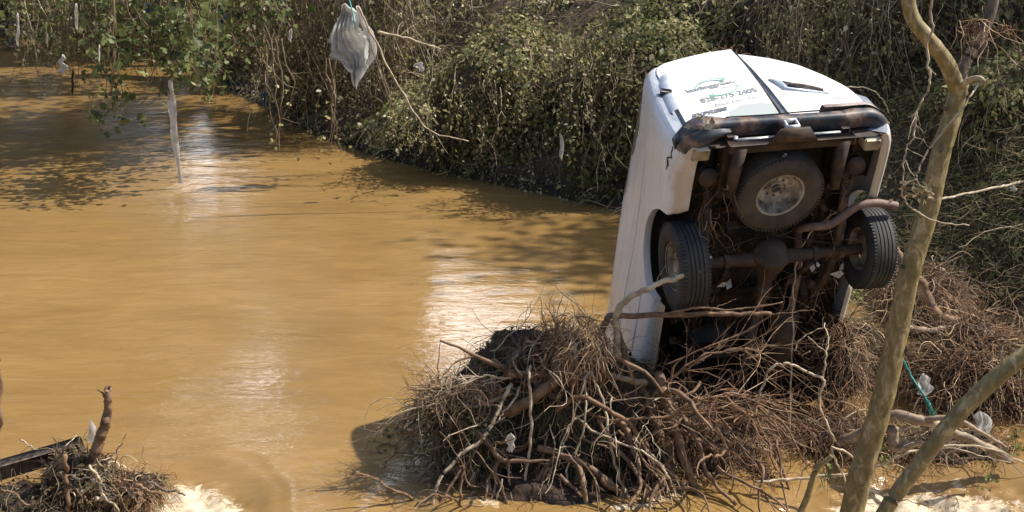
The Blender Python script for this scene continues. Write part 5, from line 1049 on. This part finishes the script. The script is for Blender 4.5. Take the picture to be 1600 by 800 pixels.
mounds = [
 # px, py of the centre, D, radii, label, kwargs
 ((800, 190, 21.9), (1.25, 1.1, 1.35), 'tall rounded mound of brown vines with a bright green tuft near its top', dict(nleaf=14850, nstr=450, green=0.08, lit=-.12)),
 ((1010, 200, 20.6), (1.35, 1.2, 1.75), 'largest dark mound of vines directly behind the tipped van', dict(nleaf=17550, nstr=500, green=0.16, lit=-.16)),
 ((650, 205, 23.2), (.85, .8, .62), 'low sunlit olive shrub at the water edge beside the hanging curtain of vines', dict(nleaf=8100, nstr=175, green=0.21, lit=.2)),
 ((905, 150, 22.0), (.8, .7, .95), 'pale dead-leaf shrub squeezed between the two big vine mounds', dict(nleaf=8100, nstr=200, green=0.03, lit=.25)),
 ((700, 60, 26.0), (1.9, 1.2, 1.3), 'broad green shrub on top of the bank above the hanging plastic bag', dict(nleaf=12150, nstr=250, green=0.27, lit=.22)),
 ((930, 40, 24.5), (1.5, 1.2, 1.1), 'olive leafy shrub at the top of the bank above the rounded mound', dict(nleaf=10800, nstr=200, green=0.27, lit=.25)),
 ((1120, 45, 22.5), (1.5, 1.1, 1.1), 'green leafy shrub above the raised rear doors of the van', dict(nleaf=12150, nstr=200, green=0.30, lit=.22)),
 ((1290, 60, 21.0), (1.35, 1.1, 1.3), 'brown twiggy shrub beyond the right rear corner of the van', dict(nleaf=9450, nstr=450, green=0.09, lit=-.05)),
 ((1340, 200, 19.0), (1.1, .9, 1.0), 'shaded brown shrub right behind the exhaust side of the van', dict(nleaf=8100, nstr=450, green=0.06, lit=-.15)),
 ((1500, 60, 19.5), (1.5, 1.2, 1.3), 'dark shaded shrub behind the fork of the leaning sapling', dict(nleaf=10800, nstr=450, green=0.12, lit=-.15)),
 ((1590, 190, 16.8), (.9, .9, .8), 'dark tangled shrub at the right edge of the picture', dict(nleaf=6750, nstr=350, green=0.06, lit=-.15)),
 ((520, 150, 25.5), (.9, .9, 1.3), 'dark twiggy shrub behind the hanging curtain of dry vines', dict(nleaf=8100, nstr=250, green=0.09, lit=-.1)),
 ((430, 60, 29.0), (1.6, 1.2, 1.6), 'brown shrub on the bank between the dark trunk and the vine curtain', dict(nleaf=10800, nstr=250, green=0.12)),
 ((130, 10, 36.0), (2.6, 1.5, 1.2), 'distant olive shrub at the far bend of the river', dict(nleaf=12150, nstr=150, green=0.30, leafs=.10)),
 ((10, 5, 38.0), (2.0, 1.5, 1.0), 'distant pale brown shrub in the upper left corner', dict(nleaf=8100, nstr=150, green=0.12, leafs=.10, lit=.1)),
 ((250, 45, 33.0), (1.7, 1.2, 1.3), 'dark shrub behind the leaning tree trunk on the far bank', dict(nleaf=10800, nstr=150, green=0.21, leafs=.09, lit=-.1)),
]
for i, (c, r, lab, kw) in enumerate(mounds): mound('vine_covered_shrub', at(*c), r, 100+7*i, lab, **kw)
# bright green tuft on the mound, and low green plants at the waterline
def tuft(px, py, D, r, n, label, seed, mat='green', size=.07, t0=.8, cat='plant'):
    rng = np.random.default_rng(seed); c = at(px, py, D); root = empty('leafy_plant', tuple(c-[0, 0, r*.8])); tag(root, label, cat)
    d = norm(rng.normal(size=(n, 3))); P = c + d*(r*rng.random(n)**.5)[:, None]*np.array([1.2, 1, .8])
    m_ = MB(); leaves(m_, rng, P, size*(.6+.6*rng.random(n)), d+np.array([0, -.3, .5]), tint=np.clip(t0+.25*rng.normal(size=n), 0, 1), jit=.5); child(m_, 'leaves', M[mat], root)
    m_ = MB(); k = 14; b = c+np.array([0, 0, -r*.8])+.1*r*rng.normal(size=(k, 3)); strands(m_, rng, b, d[:k]*[1, 1, .4]+[0, 0, .8], np.full(k, r*1.3), .004, droop=0, curl=.15); child(m_, 'stems', M['twig'], root)
tuft(812, 95, 20.7, .17, 110, 'small bright green leafy tuft on the rounded vine mound', 301, size=.075, t0=.85)
tuft(735, 250, 21.3, .32, 420, 'pale green weed at the waterline below the rounded mound', 302, t0=.75, size=.06)
tuft(640, 215, 22.3, .40, 420, 'olive green weed trailing in the water under the plastic bag', 303, t0=.5, size=.055)
tuft(1337, 462, 13.2, .10, 40, 'tiny bright green sprig below the right rear wheel', 304, t0=.9, size=.06)
tuft(1230, 30, 20.3, .25, 160, 'pale green leaves beside the white scraps above the van', 305, t0=.9, size=.07)

# ---- curtain of dry vines hanging over the water
def curtain(px0, px1, top, bot, D, n, label, seed, mat='twig', lmin=.6, lmax=1.8, rad=.0045, leafn=900, group='curtains of flood-draped vines'):
    rng = np.random.default_rng(seed); ps = []
    x = rng.uniform(px0, px1, n); y = top + (bot-top)*rng.random(n)**1.4*.6; Dd = D+rng.normal(size=n)*.35
    P = np.array([at(a, b, c) for a, b, c in zip(x, y, Dd)]); P = P[np.argsort(P[:, 0])]
    root = empty('vine_curtain', tuple(at((px0+px1)/2, bot, D))); tag(root, label, 'hanging vines', group)
    m_ = MB(); zb = at(px0, bot, D)[2]; L_ = np.clip(rng.uniform(lmin, lmax, len(P)), 0, np.maximum(P[:, 2]-max(zb, .02), .15))
    Q = strands(m_, rng, P, np.stack([.35*rng.normal(size=len(P)), .3*rng.normal(size=len(P)), -1+.3*rng.normal(size=len(P))], -1), L_, rad*(.5+rng.random(len(P))**2*1.3), K=10, droop=.16, curl=.26, tint=np.clip(rng.random(len(P))**1.2, 0, 1))
    child(m_, 'dry_stems', M[mat], root)
    i = rng.integers(0, len(Q), leafn); j = rng.integers(0, 10, leafn); lp = Q[i, j]+.03*rng.normal(size=(leafn, 3))
    m_ = MB(); leaves(m_, rng, lp, .035+.04*rng.random(leafn), tint=np.clip(.5+.3*rng.normal(size=leafn), 0, 1), hang=1.2); child(m_, 'withered_leaves', M['mixleaf'], root)
    return root
curtain(400, 640, -60, 235, 23.6, 900, 'thick curtain of dry vines hanging to the water behind the plastic bag', 401, leafn=2600)
curtain(560, 760, -60, 150, 24.3, 300, 'thin sunlit curtain of vines right of the plastic bag', 402, leafn=1000)
curtain(320, 450, -70, 130, 26.0, 350, 'brown curtain of vines beside the blue scrap of cloth', 403, leafn=1300)
curtain(60, 330, -70, 125, 24.5, 620, 'sparse curtain of twigs over the water at the upper left', 404, leafn=1600, rad=.004)
curtain(1180, 1600, -60, 260, 18.6, 600, 'dark curtain of dead vines over the bank right of the van', 405, leafn=2200)
curtain(860, 1000, 40, 300, 19.7, 130, 'fringe of dry vines down the face of the mound left of the van', 406, leafn=1200, lmax=1.2)
curtain(600, 860, 120, 285, 20.9, 110, 'fringe of dry vines over the foot of the rounded mound', 407, leafn=1600, lmax=.9)

# ---- trees
def tree(name, base, h, r, lean, crown, label, seed, nl=3500, group='tall trees on the bank top', cat='tree', leaf=.17, mat='bark', limbs=7, lit=.0, cr=None, low=.0):
    rng = np.random.default_rng(seed); base = np.array(base, float); root = empty(name, tuple(base)); tag(root, label, cat, group)
    top = base+np.array([lean[0], lean[1], h]); m_ = MB(); pts = [base-[0, 0, .4], base+(top-base)*.3+rng.normal(size=3)*.12*[1, 1, 0], base+(top-base)*.65+rng.normal(size=3)*.15*[1, 1, 0], top]
    P, R_ = limb(m_, pts, r, r*.25, 10, 24, rng=rng, lump=.03); tr = child(m_, 'trunk', M[mat], root, True)
    lm = MB(); tips = []
    for k in range(limbs):
        u = int(24*((.15 if low else .42)+(.8 if low else .55)*(k+rng.random())/limbs)); u = min(u, 23); a = rng.random()*6.28; L_ = crown*(.7+.5*rng.random()); d = np.array([math.cos(a), math.sin(a), .35+.4*rng.random()])
        q_ = spline([P[u], P[u]+d*L_*.5, P[u]+d*L_*.9+[0, 0, .15*L_]], 9); tubes(lm, q_, np.linspace(R_[u]*.6, .02, 9), 6)
        tips += [q_[4], q_[6], q_[8]]
        for _ in range(3):
            s_ = q_[rng.integers(3, 8)]; e_ = s_+norm(rng.normal(size=3)+[0, 0, .3])*L_*.45; tubes(lm, spline([s_, (s_+e_)/2+.1*rng.normal(size=3), e_], 6), np.linspace(.03, .012, 6), 5); tips += [e_]
    tips.append(top); child(lm, 'limbs', M[mat], root, True)
    tips = np.array(tips); k = rng.integers(0, len(tips), nl); off = rng.normal(size=(nl, 3))*crown*.23*np.array([1, 1, .8]); Pp = tips[k]+off
    ok = Pp[:, 2] > base[2]+h*(.35 if not low else .08); Pp = Pp[ok]
    m_ = MB(); leaves(m_, rng, Pp, leaf*(.6+.7*rng.random(len(Pp))), tint=np.clip(.45+.3*rng.normal(size=len(Pp))+lit, 0, 1), hang=.5); child(m_, 'crown', M['green'], root)
    return root
def gb(x, y): return (x, y, float(gz(x, y)))
# the tall trees of the bank top: their crowns are above the picture; they shade the bank and stand in the river's reflections
TREES = [(-21, 44, 12, 2.8), (-15.3, 41.5, 12, 2.6), (-17.5, 43, 12, 2.8), (-13.2, 41, 13, 2.6), (-11.9, 38.5, 12, 1.9), (-4.4, 34.5, 12, 2.0), (-1.9, 28.4, 8.5, 1.9), (.6, 25.8, 8.5, 2.1), (14.6, 20.5, 9, 2.6), (18, 25, 11, 2.8), (12, 34, 12, 3)]
for i, (x, y, h, c) in enumerate(TREES):
    lab = ['tallest tree out past the upper left corner', 'low-branched tree between the two far left trees', 'tall tree beyond the upper left corner', 'tall tree second from the left beyond the river bend', 'tall tree behind the leaning trunk', 'tall tree behind the vine curtain with dark trunk', 'slender tree whose crown shades the water at the left', 'tree above the rounded vine mound', 'broad tree high on the bank beyond the sapling fork', 'tall tree uphill of the right edge', 'tallest tree at the back of the bank'][i]
    tree('riverside_tree', gb(x, y), h, .22, (.4*math.sin(i*3), .5*math.cos(i*2)), c, lab, 500+i, nl=7000 if i < 6 else 4500, leaf=.34 if i < 6 else .22, low=1 if i < 6 else 0, limbs=11 if i < 6 else 8)
# ---- trunks and leafy branches hanging over the water, upper left
def trunk_only(name, pts, a, b, mat, label, seed, cat='tree'):
    rng = np.random.default_rng(seed); P0 = pxs(pts); root = empty(name, tuple(P0[0])); tag(root, label, cat); m_ = MB(); P, R_ = limb(m_, P0, a, b, 14, 36, rng=rng, lump=.05); child(m_, 'trunk', M[mat], root, True)
    m_ = MB(); n = 120; k = rng.integers(3, 34, n); strands(m_, rng, P[k]+.1*rng.normal(size=(n, 3)), rng.normal(size=(n, 3))*[1, 1, .5]+[0, 0, -.7], rng.uniform(.3, 1.3, n), .006, K=9, droop=.1, curl=.25); child(m_, 'clinging_stems', M['twig'], root)
trunk_only('leaning_tree', [(350, 125, 29), (335, 100, 29), (305, 65, 29.3), (275, 25, 29.6), (250, -40, 30)], .32, .22, 'bark', 'thick brown trunk leaning left at the far waterline', 700)
trunk_only('bank_tree', [(322, 130, 31), (322, 80, 31), (320, 30, 31), (324, -80, 31)], .16, .13, 'bark', 'dark upright trunk just right of the leaning tree', 701)
trunk_only('bank_tree', [(560, 200, 24.6), (565, 130, 24.6), (556, 50, 24.6), (560, -60, 24.8)], .20, .16, 'bark', 'dark trunk half hidden behind the plastic bag', 702)
trunk_only('bank_tree', [(20, 75, 33), (22, 40, 33), (28, -40, 33)], .12, .09, 'bark', 'thin trunk at the upper left corner of the river', 703)
trunk_only('bank_tree', [(104, 60, 31), (104, 20, 31), (98, -60, 31)], .2, .17, 'bark', 'reddish trunk left of the hanging green leaves', 704)
def hang(px, py, D, spread, nstem, nleaf, label, seed, mat='green', size=.125, t0=.45, top=-80):
    """a leafy branch end hanging from the crowns above"""
    rng = np.random.default_rng(seed); root = empty('hanging_branch', tuple(at(px, py, D))); tag(root, label, 'branch', 'leafy branches hanging over the river')
    m_ = MB(); tips = []
    for k in range(nstem):
        x0 = px+rng.normal()*spread[0]*.5; x1 = px+rng.normal()*spread[0]; y1 = py-abs(rng.normal())*spread[1]; D1 = D+rng.normal()*.5
        s_ = spline([at(x0, top, D1), at(x0*.6+x1*.4+8*rng.normal(), (top+y1)/2, D1), at(x1, y1, D1)], 12); s_[1:] += .02*rng.normal(size=(11, 3)); tubes(m_, s_, np.linspace(.016, .004, 12), 5); tips.append(s_[4:])
    T_ = np.concatenate(tips); k = rng.integers(0, len(T_), nleaf); ok = rng.random(nleaf) < .9; P = T_[k]+rng.normal(size=(nleaf, 3))*[.17, .17, .12]-[0, 0, .04]
    Q = T_[rng.integers(0, len(T_), nleaf//3)]; strands(m_, rng, Q, rng.normal(size=Q.shape)*[1, 1, .4]+[0, 0, -.5], rng.uniform(.1, .35, len(Q)), .003, K=5, droop=.1); child(m_, 'stems', M['twig'], root)
    m_ = MB(); leaves(m_, rng, P, size*(.6+.5*rng.random(nleaf)), tint=np.clip(t0+.25*rng.normal(size=nleaf), 0, 1), shape=MAPLE, hang=.7, nrm=np.tile([0.3, -.5, .6], (nleaf, 1)), jit=.7); child(m_, 'leaves', M[mat], root)
hang(270, 140, 20.4, (34, 30), 12, 420, 'lobed green leaves clustered above the long white strip', 801)
hang(312, 158, 20.7, (24, 16), 6, 150, 'green leaves hanging right of the long white strip', 802)
hang(180, 188, 20.9, (18, 14), 6, 150, 'lowest sprig of dark green leaves over the water at the left', 803, top=-60)
hang(195, 90, 22.4, (55, 40), 12, 330, 'wide leafy branch above the lowest sprig', 804)
hang(105, 95, 22.9, (25, 35), 6, 120, 'yellowish leaves hanging over the pale bag', 805, t0=.7)
hang(430, 45, 22.5, (45, 20), 8, 240, 'green branch end between the blue cloth and the plastic bag', 806)
hang(45, 60, 25.5, (30, 20), 6, 200, 'distant green foliage hanging at the upper left corner', 807)
hang(430, 235, 21.9, (12, 10), 3, 26, 'wilted sprig touching the water below the vine curtain', 808, mat='mixleaf', top=60, size=.075, t0=.3)
hang(520, 245, 21.4, (14, 12), 4, 34, 'wilted sprig dangling into the water under the plastic bag', 809, mat='mixleaf', top=90, size=.075, t0=.3)
curtain(20, 420, -70, 165, 22.8, 420, 'grey-brown fringe of drooping twigs hanging in front of the far trunks', 408, leafn=1500, lmax=1.5, rad=.005)
hang(225, 105, 23.5, (70, 30), 14, 520, 'brown wilted branches drooping over the river between the leaf clusters', 811, mat='mixleaf', t0=.3, size=.09)
hang(300, 95, 22.5, (50, 30), 12, 380, 'thick green branch end in front of the far trunks', 812)
hang(130, 60, 24.5, (50, 25), 10, 330, 'shaded green branches above the pale bag', 813)
hang(360, 100, 23.5, (40, 35), 10, 300, 'dull leafy branch in front of the leaning tree', 810, mat='mixleaf', t0=.35, size=.09)
